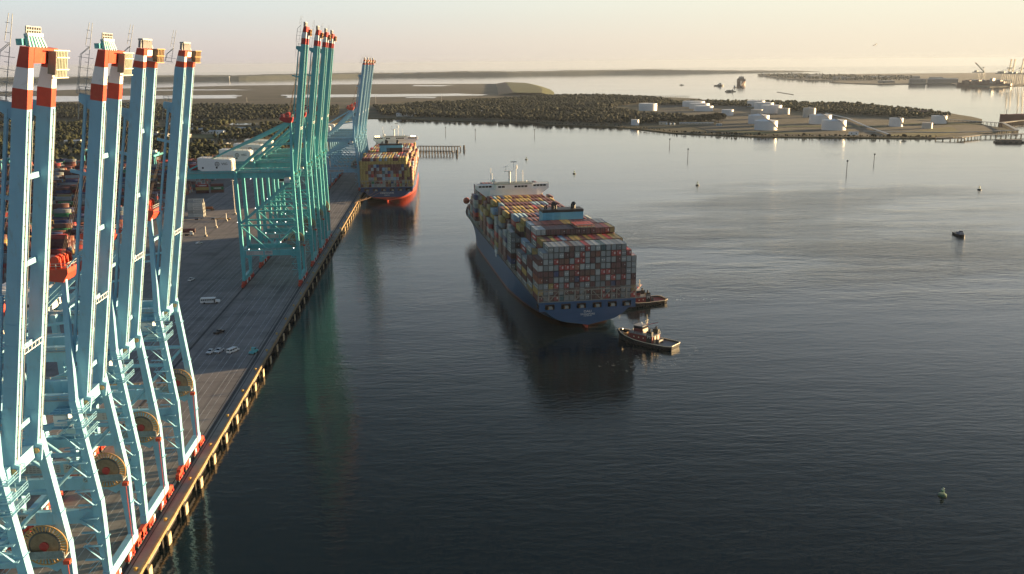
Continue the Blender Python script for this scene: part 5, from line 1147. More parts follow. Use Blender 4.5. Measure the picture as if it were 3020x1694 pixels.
def yard_crane(x, y, label):
    r_ = empty('yard_gantry_crane', (x, y, 3.5), 0, label, 'gantry crane', 'teal gantry cranes over the container yard')
    for s in (-1, 1):
        b = MB(); b.box(-0.9, 0.9, s*15-0.8, s*15+0.8, 24, 26.2); b.build('end_beam', TEAL, r_) if False else None
        for xx in (-5, 5): b = MB(); b.beam((xx*1.3, s*15, 0.5), (xx, s*15, 24), 1.1); b.build('leg', TEAL, r_)
        b = MB(); b.box(-8, 8, s*15-0.6, s*15+0.6, 0.4, 1.6); b.build('sill_beam', TEAL, r_)
    for xx in (-4, 4): b = MB(); b.box(xx-0.7, xx+0.7, -17, 17, 23.5, 25.6); b.build('bridge_girder', TEAL, r_)
    b = MB(); b.box(-4.5, 4.5, -3, 5, 25.6, 27.2); b.build('trolley', TEAL, r_); b = MB(); b.box(-2.5, 2.5, -2, 3, 27.2, 29.4); b.build('machinery_house', WHITE, r_)
    b = MB(); b.rail([(-4.7,-17,25.6),(-4.7,17,25.6)], 1.2, 0, 3); b.build('handrail', LGREY, r_)
yard_crane(-330, 1096, 'teal yard gantry crane seen beyond the containers between the nearest boom pairs'); yard_crane(-372, 985, 'teal yard gantry crane at the left edge of the photo over the containers'); yard_crane(-238, 1020, 'teal yard gantry crane behind the white machinery houses')
# ------------------------------------------------------------------ tank farm
TW = mat('white tank shell', (0.64,0.65,0.68), 0.5, var=0.04, scale=0.06, dirt=(0.5,0.45,0.4), dirt_amt=0.1); TBG = mat('beige tank shell', (0.50,0.46,0.42), 0.55, var=0.05, scale=0.08); TST = mat('tank stair grey', (0.16,0.16,0.18), 0.6)
TK = [('small white flat roofed tank standing alone left of the middle tanks',728,2045,13.1,12.8,0,0,0),('large white cone roofed tank nearest the shore, left of the two shore tanks',657,1599,20.1,15.9,3.0,1,0),('large white cone roofed tank just behind the left shore tank',702,1765,20.2,16.0,2.7,1,0),
      ('small beige tank behind the left pair of cone roofed tanks',799,2053,13.2,12.0,0,0,1),('wide white tank in front of the row of three flat roofed tanks',857,2118,23.7,18.2,0,0,0),('wide white tank in the middle of the row of three flat roofed tanks',896,2278,24.0,17.1,0,0,0),
      ('wide white tank at the back of the row of three, nearest the far water',929,2432,23.4,15.6,.9,0,0),('beige tank right of the row of three wide white tanks',866,2063,13.6,13.4,0,0,1),('wide white tank half hidden behind the dark trees by the shore',732,2251,23.7,12.0,0,0,0),
      ('wide white tank in the middle of the three behind the dark trees',755,2370,26.4,13.1,0,0,0),('widest white tank at the back of the three behind the dark trees',771,2482,30.3,14.2,.9,0,0),('tall beige tank with small roof house behind the right cone roofed pair',875,1937,13.3,19.6,0,2,1),
      ('large white cone roofed tank behind the right shore tank',814,1734,20.8,16.7,2.2,1,0),('large white cone roofed tank nearest the shore on the right',772,1575,20.8,16.8,2.2,1,0),('tall narrow white tank with diagonal stair, right of the cone roofed tanks',917,1635,12.1,15.1,.6,1,0),
      ('white tank with diagonal stair farthest right on the peninsula',1031,1691,14.1,14.7,.6,1,0),('small beige tank in front of the rightmost white tank',944,1574,9.0,9.8,0,0,1),('white two step tank half buried in the dark wood',603,2305,22.9,17.3,0,3,0),('small white tank alone at the wood edge by the water',456,1772,7.9,9.9,0,0,0)]
for lb, x, y, r_, h, cone, typ, bg_ in TK:
    z0 = 2.2+drop(x, y); t = empty('storage_tank', (x, y, z0), 0, lb, 'storage tank', 'storage tanks on the peninsula'); m_ = TBG if bg_ else TW
    b = MB(); b.tube((0,0,-0.5), (0,0,h), r_, 48, cap=False); b.build('shell', m_, t, smooth=True)
    b = MB(); b.tube((0,0,h), (0,0,h+max(cone, 0.25)), r_*1.012, 48, r2=0.15 if cone > .5 else r_*0.96); b.tube((0,0,h-0.35), (0,0,h+0.02), r_*1.012, 48, cap=False); b.build('roof', WHITE if not bg_ else TBG, t)
    if typ == 1:
        b = MB(); pts = [(0, 0, h+cone+0.5), (0, -r_*1.01, h+0.5)]
        for k in range(15): a = R(-90)+R(62)*k/14; pts.append(((r_+0.6)*math.cos(a), (r_+0.6)*math.sin(a), h*(1-k/14)+0.4))
        b.path(pts, 0.55, 5); b.build('stairway', TST, t)
    if typ == 2: b = MB(); b.box(-3, 3, -3, 3, h, h+2.4); b.build('roof_house', TBG, t); b = MB(); [b.box(-r_*.5+i*6, -r_*.5+i*6+2.6, -r_-0.1, -r_*0.86, 0.5, 4.2) for i in range(2)]; b.build('doorway', DGREY, t)
    if typ == 3: b = MB(); b.tube((0,0,h-5.2), (0,0,h-4.4), r_*1.03, 48); b.build('wind_girder', WHITE, t)
# pipe runs, sheds and small things on the peninsula
b = MB()
for d in (-0.9, 0.9): b.path([(961+d, 2050, 3.2), (928+d, 1862, 3.2), (855+d, 1623, 3.2), (806+d, 1436, 3.2)], 0.9, 6)
tag(b.build('pipeline', mat('silver pipe', (0.50,0.51,0.52), 0.45, var=0.08)), 'silver double pipeline running down the peninsula between the tanks to the shore', 'pipeline')
b = MB(); b.path([(800, 1517, 2.8), (860, 1490, 2.8), (919, 1467, 2.8), (985, 1472, 2.8), (1034, 1470, 4.5)], 0.6, 6); tag(b.build('pipeline', mat('silver pipe', (0.5,0.5,0.5))), 'thin pipeline along the shore towards the right hand jetty', 'pipeline')
def shed(loc, dims, rz, label, wm, rm, z=2.2, pitch=0.25, nm='shed', cat='building'):
    r_ = empty(nm, (loc[0], loc[1], z+drop(*loc)), rz, label, cat); L, W, H = dims
    b = MB(); b.box(-L/2, L/2, -W/2, W/2, -0.5, H); b.build('wall', wm, r_)
    b = MB(); hh = W*0.5*pitch; b.add([(-L/2-.4,-W/2-.4,H),(L/2+.4,-W/2-.4,H),(L/2+.4,W/2+.4,H),(-L/2-.4,W/2+.4,H),(-L/2-.4,0,H+hh),(L/2+.4,0,H+hh)], [(0,1,5,4),(2,3,4,5),(0,4,3),(1,2,5),(3,2,1,0)]); b.build('roof', rm, r_)
    b = MB(); n_ = max(2, int(L/6))
    for i in range(n_): xx = -L/2+L*(i+.5)/n_; b.box(xx-0.8, xx+0.8, -W/2-0.05, -W/2+0.05, H*0.35, H*0.75)
    b.build('window', GLASS, r_); return r_
CRM = mat('cream wall', (0.46,0.42,0.36), 0.7, var=0.1); GRF = mat('grey roof', (0.24,0.24,0.25), 0.7, var=0.15); WRF = mat('white metal roof', (0.56,0.57,0.58), 0.5, var=0.06); OWL = mat('ochre wall', (0.44,0.30,0.09), 0.7, var=0.1); BRK = mat('brick wall', (0.22,0.12,0.085), 0.8, var=0.15)
shed((578, 1768), (66, 6, 2.6), R(-12), 'long low white roofed shed by the peninsula shore', CRM, WRF)
shed((512, 1772), (16, 9, 4.5), R(-10), 'small cream building at the edge of the wood by the shore', CRM, GRF)
for k, (x, y) in enumerate(((514,1752),(521,1751),(528,1749))):
    b = MB(); b.ball((0,0,2.2), 2.2, 0, 12, 8); b.tube((0,0,0),(0,0,0.8),1.6,10); o = b.build('gas_sphere', mat('blue white tank', (0.42,0.5,0.6), 0.5), smooth=True); o.location = (x, y, 2.2); tag(o, ['left', 'middle', 'right'][k]+' of three small round blue white tanks on the shore', 'tank', 'three small round tanks')
shed((606, 1712), (10, 5, 3.6), R(-10), 'tiny pale blue hut on the grass left of the shore tanks', mat('pale blue wall', (0.36,0.45,0.5), 0.6), WRF); shed((752, 1452), (15, 4, 5), R(-5), 'small pale hut at the water edge right of the shore tanks', WHITE, WRF)
shed((1150, 1990), (44, 14, 7), R(-20), 'red brick building at the far shore behind the right hand trees', BRK, BRK)
for k, (x, y, L_, W_, H_, wm, rm, lb) in enumerate(((-443,1653,40,16,6,CRM,WRF,'long white roofed house left between the far trees'),(-380,1738,46,18,6,mat('sunlit peach wall', (0.50,0.34,0.24), 0.7),WRF,'warm lit building with pale wall beyond the trees, right of fourth boom'),(-339,1688,30,14,5,CRM,WRF,'low white roofed house left in the far row'),
      (-319,1676,14,12,6,WHITE,WRF,'small bright white house in the far row'),(-306,1698,26,14,5,CRM,GRF,'grey roofed house right in the far row'),(-402,1593,34,20,7,mat('blue grey wall', (0.2,0.24,0.3), 0.7),GRF,'blue grey barn between the third and fourth booms'),(-364,1608,20,12,5,CRM,WRF,'white roofed house near the grey barn'),(-514,1513,24,12,5,CRM,WRF,'white roofed house seen between the two nearest boom pairs'),
      (-297,1760,22,12,5,CRM,WRF,'white roofed house farthest right among the trees'))): shed((x, y), (L_, W_, H_), R(random.uniform(-25, 10)), lb, wm, rm)
shed((-6,2189), (44,12,6), R(-5), 'long white waterfront building on the far side of the bay', WHITE, WRF); shed((24,2184), (22,12,5), R(-8), 'ochre yellow low building beside the white waterfront one', OWL, GRF); shed((58,2172), (34,12,5), R(-12), 'ochre and white building nearest the wood across the bay', OWL, WRF); shed((165,2275), (60,14,5), R(-10), 'white roofed building with parked cars in the wood clearing', CRM, WRF)
# individual trees by the tanks
def tree_proto():
    r_ = empty('shade_tree', (0,0,0), 0, 'dark round crowned tree', 'tree', 'dark trees in front of the tanks')
    b = MB(); b.tube((0,0,-0.5), (0.2,0,4), 0.5, 8, r2=0.34); b.tube((0.2,0,4), (1.6,0.5,8), 0.3, 6, r2=0.12); b.tube((0.2,0,4), (-1.5,-0.4,8.4), 0.3, 6, r2=0.12); b.tube((0.2,0,4), (0.1,1.5,9), 0.3, 6, r2=0.1); b.build('trunk', BARK, r_)
    g = np.random.default_rng(3); n = 1500; cl = g.normal(0, 1, (16, 3)); cl /= np.linalg.norm(cl, axis=1)[:, None]; cl *= g.uniform(1.2, 4.6, (16, 1)); cl[:, 2] = cl[:, 2]*0.72
    c = cl[g.integers(0, 16, n)]+g.normal(0, 1.15, (n, 3))+np.array([0, 0, 8.6]); a = g.normal(0, 1, (n, 3)); a /= np.linalg.norm(a, axis=1)[:, None]; q = g.normal(0, 1, (n, 3)); q -= a*(q*a).sum(1)[:, None]; q /= np.linalg.norm(q, axis=1)[:, None]
    s = g.uniform(0.35, 0.75, (n, 1)); V = np.stack([c-a*s-q*s, c+a*s-q*s, c+a*s+q*s, c-a*s+q*s], 1).reshape(-1, 3)
    npmesh('crown', V, np.arange(n*4).reshape(-1, 4), [LEAF], parent=r_); return r_
tp = tree_proto(); TP = [(589,1798,1.1),(600,1806,1.25),(612,1800,1.0),(622,1812,1.3),(634,1806,1.15),(643,1818,1.3),(650,1832,1.1),(655,1846,1.15),(638,1840,1.4),(624,1834,1.3),(608,1826,1.3),(594,1818,1.2),(646,1858,1.0),(578,1806,1.0),(566,1812,1.1),(553,1806,0.9)]
for k, (x, y, s) in enumerate(TP):
    c = tp if k == 0 else copy_tree(tp); c.location = (x, y, 1.8+drop(x, y)); c.scale = (s, s, s*random.uniform(.9, 1.1)); c.rotation_euler = (0, 0, random.uniform(0, 6)); c['label'] = 'dark round crowned tree in the clump between the wood and the shore tanks'
SH = [(x+random.uniform(-3, 3), y) for x, y in ((545,1512),(570,1490),(600,1470),(640,1452),(690,1436),(735,1424),(770,1410),(810,1398),(850,1392),(835,1394),(790,1404),(715,1430),(665,1446))]
for x, y in SH:
    c = copy_tree(tp); c.location = (x, y+4, 1.0+drop(x, y)); s = random.uniform(.28, .45); c.scale = (s*1.5, s, s); c.rotation_euler = (0, 0, random.uniform(0, 6)); c['label'] = 'low dark bush on the bank at the peninsula shore'; c['category'] = 'bush'; c['group'] = 'bushes along the peninsula shore'
wood('scrub', 'thin belt of bushes along the peninsula waterline', [(x, y+3) for x, y in NEAR[5:17]]+[(x+4, y+16) for x, y in reversed(NEAR[5:17])], 7, 3.2, LEAF, lumps=2)
# ------------------------------------------------------------------ marks and structures in the water
def pile_mark(x, y, h, label, board=True):
    r_ = empty('channel_marker', (x, y, drop(x, y)), 0, label, 'channel marker', 'channel marker posts in the river'); b = MB(); b.tube((0,0,-2), (0,0,h), 0.35, 8); b.build('pile', mat('wet timber', (0.045,0.04,0.035), 0.8, var=0.3), r_)
    if board: b = MB(); b.box(-1.0, 1.0, -0.4, -0.3, h-1.6, h+0.3); b.build('day_board', DGREY, r_)
for x, y, h, lb in ((420,1354,9,'thin dark marker post left of the others off the tank shore'),(401,1181,10,'marker post in midstream left, with small board on top'),(539,1005,10.5,'nearest dark marker post in the right part of the river'),(611,1087,9,'marker post right of and beyond the nearest one'),(84,1679,9,'leftmost marker post in the bay beyond the trestle'),(136,1612,9,'second marker post in the bay beyond the trestle'),(239,1592,9,'marker post in the bay nearest the wooded shore')): pile_mark(x, y, h, lb)
def buoy(x, y, s, label, m):
    r_ = empty('buoy', (x, y, 0), 0.4, label, 'buoy', 'buoys floating in the river')
    b = MB(); b.tube((0,0,-0.4), (0,0,0.45*1), 1.15, 14, r2=1.2); b.tube((0,0,0.45), (0,0,0.62), 1.2, 14, r2=0.7); b.build('float', m, r_)
    b = MB(); [b.beam((0.6*math.cos(a), 0.6*math.sin(a), 0.5), (0.22*math.cos(a), 0.22*math.sin(a), 2.1), 0.09) for a in (0.4, 1.97, 3.54, 5.1)]; b.box(-0.4, 0.4, -0.4, 0.4, 1.35, 1.75); b.tube((0,0,2.0), (0,0,2.5), 0.2, 8); b.build('lantern_frame', mat('green buoy frame', (0.08,0.22,0.17), 0.5), r_)
    b = MB(); b.add([(-0.65,0,2.1),(0.65,0,2.1),(0.5,0.1,2.35),(-0.5,0.1,2.35)], [(0,1,2,3)]); b.box(-0.6, 0.6, -0.25, 0.25, 2.1, 2.16); b.build('solar_panel', LGREY, r_)
    r_.scale = (s, s, s)
GBU = mat('green buoy hull', (0.07,0.13,0.08), 0.5, var=0.25, scale=0.8)
buoy(216, 227.2, 1.0, 'green can buoy alone in the dark water at lower right', GBU); buoy(224, 1010, 1.5, 'dark buoy beyond the departing ship, left of centre', DGREY); buoy(333, 895, 1.5, 'small dark buoy to the right of the ship funnel', DGREY); buoy(185, 1173, 1.5, 'small dark buoy far up the channel left of the first marker', DGREY); buoy(589, 825, 1.5, 'small dark buoy near the right edge in the bright water', DGREY)
def trestle(x0, y0, x1, y1, label, dolphin):
    r_ = empty('timber_trestle', (x0, y0, 0), 0, label, 'pier', 'two timber trestles in the bay'); d = Vector((x1-x0, y1-y0, 0)); L = d.length; d.normalize(); pz = Vector((-d.y, d.x, 0)); m_ = mat('weathered pier timber', (0.10,0.075,0.055), 0.85, var=0.3, scale=0.4)
    b = MB(); b.beam((0,0,4.6), d*L+Vector((0,0,4.6)), 5.0, 0.7); b.rail([Vector((0,0,4.9))+pz*2.4, d*L+Vector((0,0,4.9))+pz*2.4], 1.0, 0, 4); b.build('deck', m_, r_)
    b = MB(); n_ = int(L/4.2)
    for i in range(n_+1):
        for s in (-2.1, 2.1): p = d*(L*i/n_)+pz*s; b.tube((p.x, p.y, -2), (p.x, p.y, 4.4), 0.42, 7)
        b.beam(d*(L*i/n_)-pz*2.4+Vector((0,0,3.9)), d*(L*i/n_)+pz*2.4+Vector((0,0,3.9)), 0.5)
    b.build('pile_row', m_, r_)
    p = Vector((x0, y0, 0))+d*(L+5.5); b = MB()
    for a in np.arange(0, 6.2, 0.9): b.tube((p.x+1.6*math.cos(a), p.y+1.6*math.sin(a), -2), (p.x+0.8*math.cos(a), p.y+0.8*math.sin(a), 6.5), 0.4, 7)
    tag(b.build('dolphin', m_), dolphin, 'dolphin', 'pile dolphins at the trestle ends')
trestle(41, 1342, 103, 1325, 'farther and longer timber trestle reaching out from the berthed ship bow', 'pile dolphin off the end of the farther timber trestle'); trestle(42, 1265, 91, 1253, 'nearer and shorter timber trestle reaching out from the berthed ship bow', 'pile dolphin off the end of the nearer timber trestle')
def jetty(pts, wd, z, label, mtl):
    r_ = empty('jetty', (*pts[0], 0), 0, label, 'pier'); o = Vector((*pts[0], 0)); b = MB()
    for a, q in zip(pts, pts[1:]):
        a, q = Vector((*a, 0))-o, Vector((*q, 0))-o; b.beam(a+Vector((0,0,z)), q+Vector((0,0,z)), wd, 0.8); L = (q-a).length; n_ = max(2, int(L/9)); dd = (q-a).normalized(); pz = Vector((-dd.y, dd.x, 0))
        for i in range(n_):
            for s in (-.4, .4): p = a+dd*(L*i/n_)+pz*(s*wd); c_ = MB(); c_.tube((p.x, p.y, -3), (p.x, p.y, z), 0.5, 6); c_.build('pile', mat('wet timber', (0.045,0.04,0.035), 0.8), r_)
    b.build('deck', mtl, r_)
PTM = mat('grey pier deck', (0.22,0.20,0.18), 0.8, var=0.2, scale=0.3)
jetty([(1080,1800),(1130,1640),(1046,1470),(1000,1462)], 5, 4.5, 'long pale pipe jetty along the right end of the peninsula', mat('pale pier deck', (0.34,0.36,0.38), 0.7)); jetty([(878,1360),(930,1392),(1020,1400),(1100,1404)], 12, 4, 'broad dark timber jetty leaving the frame at right', PTM); jetty([(845,1366),(878,1340)], 7, 3, 'short timber landing beside the broad jetty', PTM); jetty([(1130,1650),(1185,1690),(1260,1730)], 10, 4.5, 'jetty deck in front of the red tanker at right edge', PTM)
jetty([(700,3330),(850,3262),(960,3200)], 6, 3, 'far thin jetty behind the wood left of the tanks', PTM)
b = MB(); b.box(-26, 26, -7, 7, -0.5, 2.0, 0); b.box(-24, 10, -5, 5, 2.0, 4.4, 1); [b.box(-20+i*8, -16+i*8, -7.2, -7.0, 0.2, 1.6, 1) for i in range(5)]; b.rail([(-26,-7,2),(26,-7,2)], 1.2, 1, 3); o = b.build('barge', [TB, mat('weathered barge load', (0.14,0.13,0.12), 0.85, var=0.3, scale=0.4)]); o.location = (930, 1300, 0); o.rotation_euler = (0, 0, R(-18)); tag(o, 'low dark barge moored below the broad timber jetty at right', 'barge')
b = MB(); b.path([(1433,3625,0.2-1.1), (1400,3450,0.2-1), (1378,3312,0.1-.9)], 1.3, 6); tag(b.build('floating_pipe', mat('brown floating pipe', (0.20,0.13,0.08), 0.7)), 'thin floating pipe lying on the far bright water', 'pipe')
# ------------------------------------------------------------------ vessels and far things
def boat_hull(L, B, H, bowh, m, root, name='hull'):
    yy = [-L/2, -L*.42, 0, L*.25, L*.4, L*.48, L*.5]; hw = [B*.42, B*.5, B*.5, B*.44, B*.26, B*.08, 0.02]; b = MB(); rows = [[(w_*.8, y, -0.6), (w_, y, H+(bowh-H)*max(0, (y/L))*2*abs(y/L))] for w_, y in zip(hw, yy)]
    for sd in (-1, 1):
        vs = [(sd*p[0], p[1], p[2]) for r_ in rows for p in r_]; fs = []
        for i in range(len(yy)-1): q = (i*2, (i+1)*2, (i+1)*2+1, i*2+1); fs.append(q if sd > 0 else q[::-1])
        b.add(vs, fs)
    r_ = rows[0]; b.add([(-r_[0][0], r_[0][1], r_[0][2]), (r_[0][0], r_[0][1], r_[0][2]), (r_[1][0], r_[1][1], r_[1][2]), (-r_[1][0], r_[1][1], r_[1][2])], [(0,1,2,3)])
    for i in range(len(yy)-1): a, c = rows[i][1], rows[i+1][1]; b.add([(-a[0], a[1], a[2]-.1), (a[0], a[1], a[2]-.1), (c[0], c[1], c[2]-.1), (-c[0], c[1], c[2]-.1)], [(0,1,2,3)], 0)
    return b.build(name, m, root)
def workboat(x, y, rz, L, label, hm, sm, mast=True, nm='workboat', cat='boat', grp=None):
    r_ = empty(nm, (x, y, drop(x, y)), rz, label, cat, grp); boat_hull(L, L*.3, L*.09, L*.15, hm, r_)
    b = MB(); b.box(-L*.1, L*.1, -L*.12, L*.2, L*.08, L*.19); b.build('deckhouse', sm, r_); b = MB(); b.box(-L*.07, L*.07, L*.05, L*.17, L*.19, L*.27); w_ = b.build('wheelhouse', sm, r_)
    b = MB(); b.box(-L*.072, L*.072, L*.048, L*.172, L*.22, L*.25); b.build('window', GLASS, w_)
    if mast: b = MB(); b.tube((0, L*.08, L*.27), (0, L*.08, L*.42), L*.008, 6); b.build('mast', LGREY, r_)
    b = MB(); b.rail([(-L*.14, -L*.45, L*.09), (-L*.15, 0, L*.09)], L*.04, 0, L*.08); b.build('handrail', LGREY, r_); return r_
FG = mat('far grey paint', (0.10,0.10,0.10), 0.6, var=0.15, scale=0.1); FL = mat('far pale paint', (0.34,0.34,0.35), 0.6, var=0.1, scale=0.1)
workboat(440.9, 605, R(176), 14.5, 'small dark hulled pilot boat alone in the river at right, bow towards camera', TB, mat('blue grey cabin', (0.22,0.24,0.30), 0.5), False)
workboat(1371, 4866, R(70), 24, 'smallest grey boat far off, left of the dredger', FG, FG, grp='boats in the far channel'); 
dr = workboat(1508, 4647, R(-75), 54, 'pale superstructured dredger far off in the channel', FG, FL, grp='boats in the far channel')
sb = empty('sailing_boat', (1482, 4311, drop(1482, 4311)), R(60), 'small far boat with a tall triangular top left of the big ship', 'boat', 'boats in the far channel'); boat_hull(15, 4, 1.6, 2.4, FG, sb); b = MB(); b.add([(0,-3,2),(0,5,2),(0,1,14),(0.25,-3,2),(0.25,5,2),(0.25,1,14)], [(0,1,2),(5,4,3),(0,3,4,1),(1,4,5,2),(2,5,3,0)]); b.build('sail', FL, sb)
cb = empty('crane_barge', (1274, 3731, drop(1274, 3731)), R(8), 'far dark crane barge with a raised lattice jib', 'barge', 'boats in the far channel')
b = MB(); b.box(-21, 21, -7, 7, -0.5, 3.2); b.build('hull', FG, cb); b = MB(); b.box(-16, 2, -4, 4, 3.2, 7); b.build('deckhouse', FG, cb); b = MB(); b.box(6, 12, -3, 3, 3.2, 8); b.beam((9, 0, 7), (18, 0, 27), 0.9); b.build('jib_crane', FG, cb)
# big ship seen end on, with a tug in front
bs = empty('cargo_ship', (1699, 4877, drop(1699, 4877)), R(-18.6), 'big dark ship seen end on far up the channel', 'ship', 'boats in the far channel')
b = MB(); yy = [0, 6, 18, 40, 160]; 
rows = [(2.0, 1.0, 0), (16, 5, 6), (22, 16, 18), (23.5, 22, 40), (23.5, 22, 200)]
for sd in (-1, 1):
    vs = [(sd*v, y, z) for (dk, wl, y) in rows for v, z in ((wl, -1), (dk, 17))]; b.add(vs, [((i*2), (i+1)*2, (i+1)*2+1, i*2+1)[::sd] for i in range(4)])
b.add([(-2,0,17),(2,0,17),(16,6,17),(-16,6,17),(22,18,17),(-22,18,17),(23.5,40,17),(-23.5,40,17),(23.5,200,17),(-23.5,200,17)], [(0,1,2,3),(3,2,4,5),(5,4,6,7),(7,6,8,9)]); b.build('hull', mat('dark red far hull', (0.12,0.06,0.055), 0.6, var=0.2, scale=0.05), bs)
b = MB(); [b.box(-23+i*4.2, -19+i*4.2, 30, 160, 17, 27+4*((i*7) % 3)) for i in range(11)]; b.build('container_load', mat('dull far containers', (0.16,0.10,0.09), 0.7, var=0.4, scale=0.08), bs); b = MB(); b.box(-14, 14, 150, 160, 17, 40); b.tube((0,155,40),(0,155,50),0.8,6); b.build('bridge_house', FL, bs)
workboat(1526, 4358, R(200), 28, 'far tug in front of the big end on ship', FG, mat('dull maroon', (0.12,0.05,0.05), 0.6), grp='boats in the far channel')
# red tanker at the right edge
tk = empty('tanker', (1295, 1760, 0), R(-80), 'red decked tanker moored at the jetty on the right edge', 'ship'); boat_hull(190, 30, 12, 17, mat('rust red tanker hull', (0.16,0.045,0.035), 0.6, var=0.2, scale=0.1), tk) ; tk.rotation_euler = (0, 0, R(100)); tk.location = (1285, 1768, 0)
b = MB(); b.box(-12, 12, -88, -66, 11, 32); b.build('bridge_house', FL, tk); b = MB(); [b.tube((0, y, 12), (0, y, 24), 0.6, 6) for y in (30, 55, 80)]; b.build('derrick_post', CREAM, tk); b = MB(); [b.tube((x, -60, 13.2), (x, 70, 13.2), 0.5, 6) for x in (-3, -1, 1, 3)]; b.build('deck_pipe', DRED, tk)
# far port: cranes, ships, warehouses
FCM = mat('far crane grey', (0.16,0.19,0.20), 0.6, var=0.1, scale=0.05)
def far_crane(x, y, H, label, ang=4, rz=R(-60)):
    r_ = empty('quay_crane', (x, y, 3+drop(x, y)), rz, label, 'crane', 'far quay cranes on the horizon'); 
    for xx in (-15, 15):
        for s in (-1, 1): b = MB(); b.beam((xx, s*9, 0), (xx*0.9, s*8, 48), 2.2); b.build('leg', FCM, r_)
    b = MB(); b.box(-52, 16, -4, 4, 46, 50.5); b.build('trolley_girder', FCM, r_); b = MB(); b.beam((15, 0, 48), (9, 0, 75), 2.2); b.beam((9, 0, 74), (-45, 0, 50), 1.2); b.beam((15, 0, 75), (3, 0, 75), 3.0); b.build('apex_frame', FCM, r_)
    b = MB(); b.box(-40, -24, -5, 5, 50.5, 58); b.build('machinery_house', FL, r_); a = R(ang); b = MB(); L = (H-48)/math.cos(a); p0 = Vector((17, 0, 48)); dv = Vector((math.sin(a), 0, math.cos(a)))
    for s in (-3.6, 3.6): b.beam(p0+Vector((0,s,0)), p0+dv*L*.86+Vector((0,s,0)), 3.4, 3.4); b.beam(p0+dv*L*.86+Vector((0,s,0)), p0+dv*L+Vector((0,s,0)), 3.4, 3.4, 1)
    b.build('boom', [FCM, mat('far crane red', (0.20,0.13,0.12), 0.6)], r_)
FC = [(2831,4518,118,4,'leftmost raised boom of the far port cranes on the horizon'),(2876,4511,118,4,'second raised boom from the left of the far port cranes'),(2850,4369,121,4,'shorter boom of the middle pair of far port cranes'),(2868,4301,133,4,'tall boom of the middle pair of far port cranes'),(2880,4103,136,4,'left of the three tallest far port cranes at right edge'),(2921,4096,136,4,'middle of the three tallest far port cranes at right edge'),(2955,4037,136,4,'rightmost of the three tallest far port cranes at right edge')]
import itertools
def from_px(px, py, z):
    dx, dy = px-1510, py-847; v = fw + right*(dx/2660) - up*(dy/2660); t = (z-CAM[2])/v.z; return CAM[0]+v.x*t, CAM[1]+v.y*t
for (x, y, H, a, lb), px in zip(FC, (2892, 2902, 2925, 2937, 2984, 2995, 3006)):
    d = math.hypot(x, y); v = fw + right*((px-1510)/2660); x2 = CAM[0]+v.x/v.y*y; far_crane(x2-3, y, H, lb, a)
v = fw + right*((2823-1510)/2660); far_crane(CAM[0]+v.x/v.y*5000, 5000, 100, 'far port crane with boom lowered halfway, left of the others', -48)
def far_ship(x, y, L, rz, label, hm, load):
    r_ = empty('cargo_ship', (x, y, drop(x, y)), rz, label, 'ship', 'ships moored in the far port'); boat_hull(L, 34, 13, 18, hm, r_); b = MB(); k = 0
    for yy in np.arange(-L*.38, L*.36, 16):
        if k != 3: b.box(-15, 15, yy, yy+14, 12, 22+((k*5) % 3)*3)
        k += 1
    b.build('container_load', load, r_); b = MB(); b.box(-13, 13, -L*.36+46, -L*.36+58, 12, 36); b.build('bridge_house', FL, r_)
far_ship(2610, 4130, 250, R(35), 'dark maroon far ship moored below the port cranes at right', mat('dull maroon far hull', (0.10,0.045,0.045), 0.6), mat('dull maroon far load', (0.13,0.07,0.065), 0.7, var=0.3, scale=0.05))
GB = mat('far warehouse wall', (0.22,0.21,0.20), 0.7, var=0.1, scale=0.02)
for k, (x, y) in enumerate(((2960,7989),(2740,6827),(2650,6201),(2600,5681),(2759,5807),(3007,5939),(3147,5849),(3168,5554),(2480,4816),(2560,4640),(2700,4649),(3019,7435),(2900,5050),(3050,4700),(2790,4480))):
    shed((x, y), (random.uniform(60, 150), random.uniform(30, 50), random.uniform(10, 22)), R(random.uniform(-30, 30)), 'pale far warehouse on the hazy peninsula at right', GB, FL if k % 3 else GRF, 3.0, 0.12, 'warehouse', 'warehouse'); o = [q for q in COL.objects if q.name.startswith('warehouse')]
for q in COL.objects:
    if q.name.startswith('warehouse'): q['group'] = 'warehouses on the far peninsula'
wood('wood', 'hazy low tree line on the far right peninsula', [(2900,8100),(2700,7160),(2500,6390),(2530,5450),(2700,5200),(2900,5400),(3300,6000),(3300,8100)], 46, 17, LEAF, lumps=2)
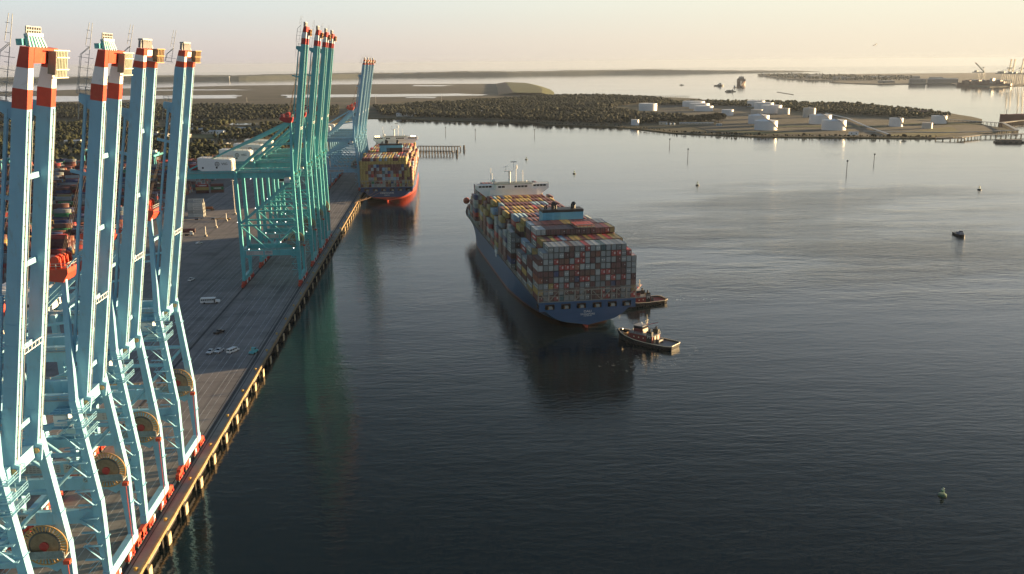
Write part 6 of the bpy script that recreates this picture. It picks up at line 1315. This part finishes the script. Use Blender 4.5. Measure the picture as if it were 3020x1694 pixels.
# pylons on the marsh, water tower on the far shore, aeroplane
for k, (x, y, lb) in enumerate(((-512,2866,'thin pale power pole left over the marsh behind the booms'),(-126,2925,'thin pale power pole over the marsh right of the far cranes'),(81,2995,'thin pale power pole over the marsh behind the bay'))):
    r_ = empty('power_pole', (x, y, 1.6+drop(x, y)), 0, lb, 'power pole', 'power poles over the marsh'); b = MB(); b.tube((0,0,0),(0,0,26),0.7,6,r2=0.4); b.build('pole', mat('pale pole', (0.42,0.40,0.37), 0.6), r_); b = MB(); [b.beam((-2.6,0,z),(2.6,0,z),0.4) for z in (21, 23.5)]; b.build('cross_arm', LGREY, r_)
r_ = empty('water_tower', (-1790, 8430, drop(-1790, 8430)), 0, 'white water tower on the hazy far shore at left', 'water tower'); b = MB(); b.tube((0,0,0),(0,0,24),2.2,10); b.build('stem', WHITE, r_); b = MB(); b.ball((0,0,28), 7.5, 0, 14, 9, 0.8); b.build('bowl', WHITE, r_, smooth=True)
ap = empty('airliner', (2004.8, 4000, 185.7), R(100), 'airliner flying low in the pale sky at upper right', 'aeroplane'); ap.rotation_euler = (R(-14), R(18), R(112)); AP = mat('airliner grey', (0.35,0.33,0.31), 0.5)
b = MB(); b.tube((0,-13,0.8),(0,-6,0),0.5,12,r2=1.6); b.tube((0,-6,0),(0,9,0),1.6,12); b.tube((0,9,0),(0,13.5,-0.3),1.6,12,r2=0.3); b.build('fuselage', AP, ap)
for s in (-1, 1):
    b = MB(); b.add([(s*1.2,3,-0.6),(s*1.2,-1.5,-0.6),(s*13.5,-4.2,0.8),(s*13.5,-2.8,0.8),(s*1.2,3,-0.2),(s*1.2,-1.5,-0.2),(s*13.5,-4.2,1.0),(s*13.5,-2.8,1.0)], [(0,1,2,3),(7,6,5,4),(0,4,5,1),(1,5,6,2),(2,6,7,3),(3,7,4,0)]); b.build('wing', AP, ap)
    b = MB(); b.tube((s*4.6,1.8,-1.4),(s*4.6,-1.6,-1.3),0.8,10); b.build('engine', AP, ap)
b = MB(); b.add([(0,-9,1),(0,-13,1),(0,-14,6),(0,-12.2,6),(0.3,-9,1),(0.3,-13,1),(0.3,-14,6),(0.3,-12.2,6)], [(0,1,2,3),(7,6,5,4),(0,4,5,1),(1,5,6,2),(2,6,7,3),(3,7,4,0)]); b.box(-4.6, 4.6, -13.4, -11.4, 1.0, 1.2); b.build('tail', AP, ap)
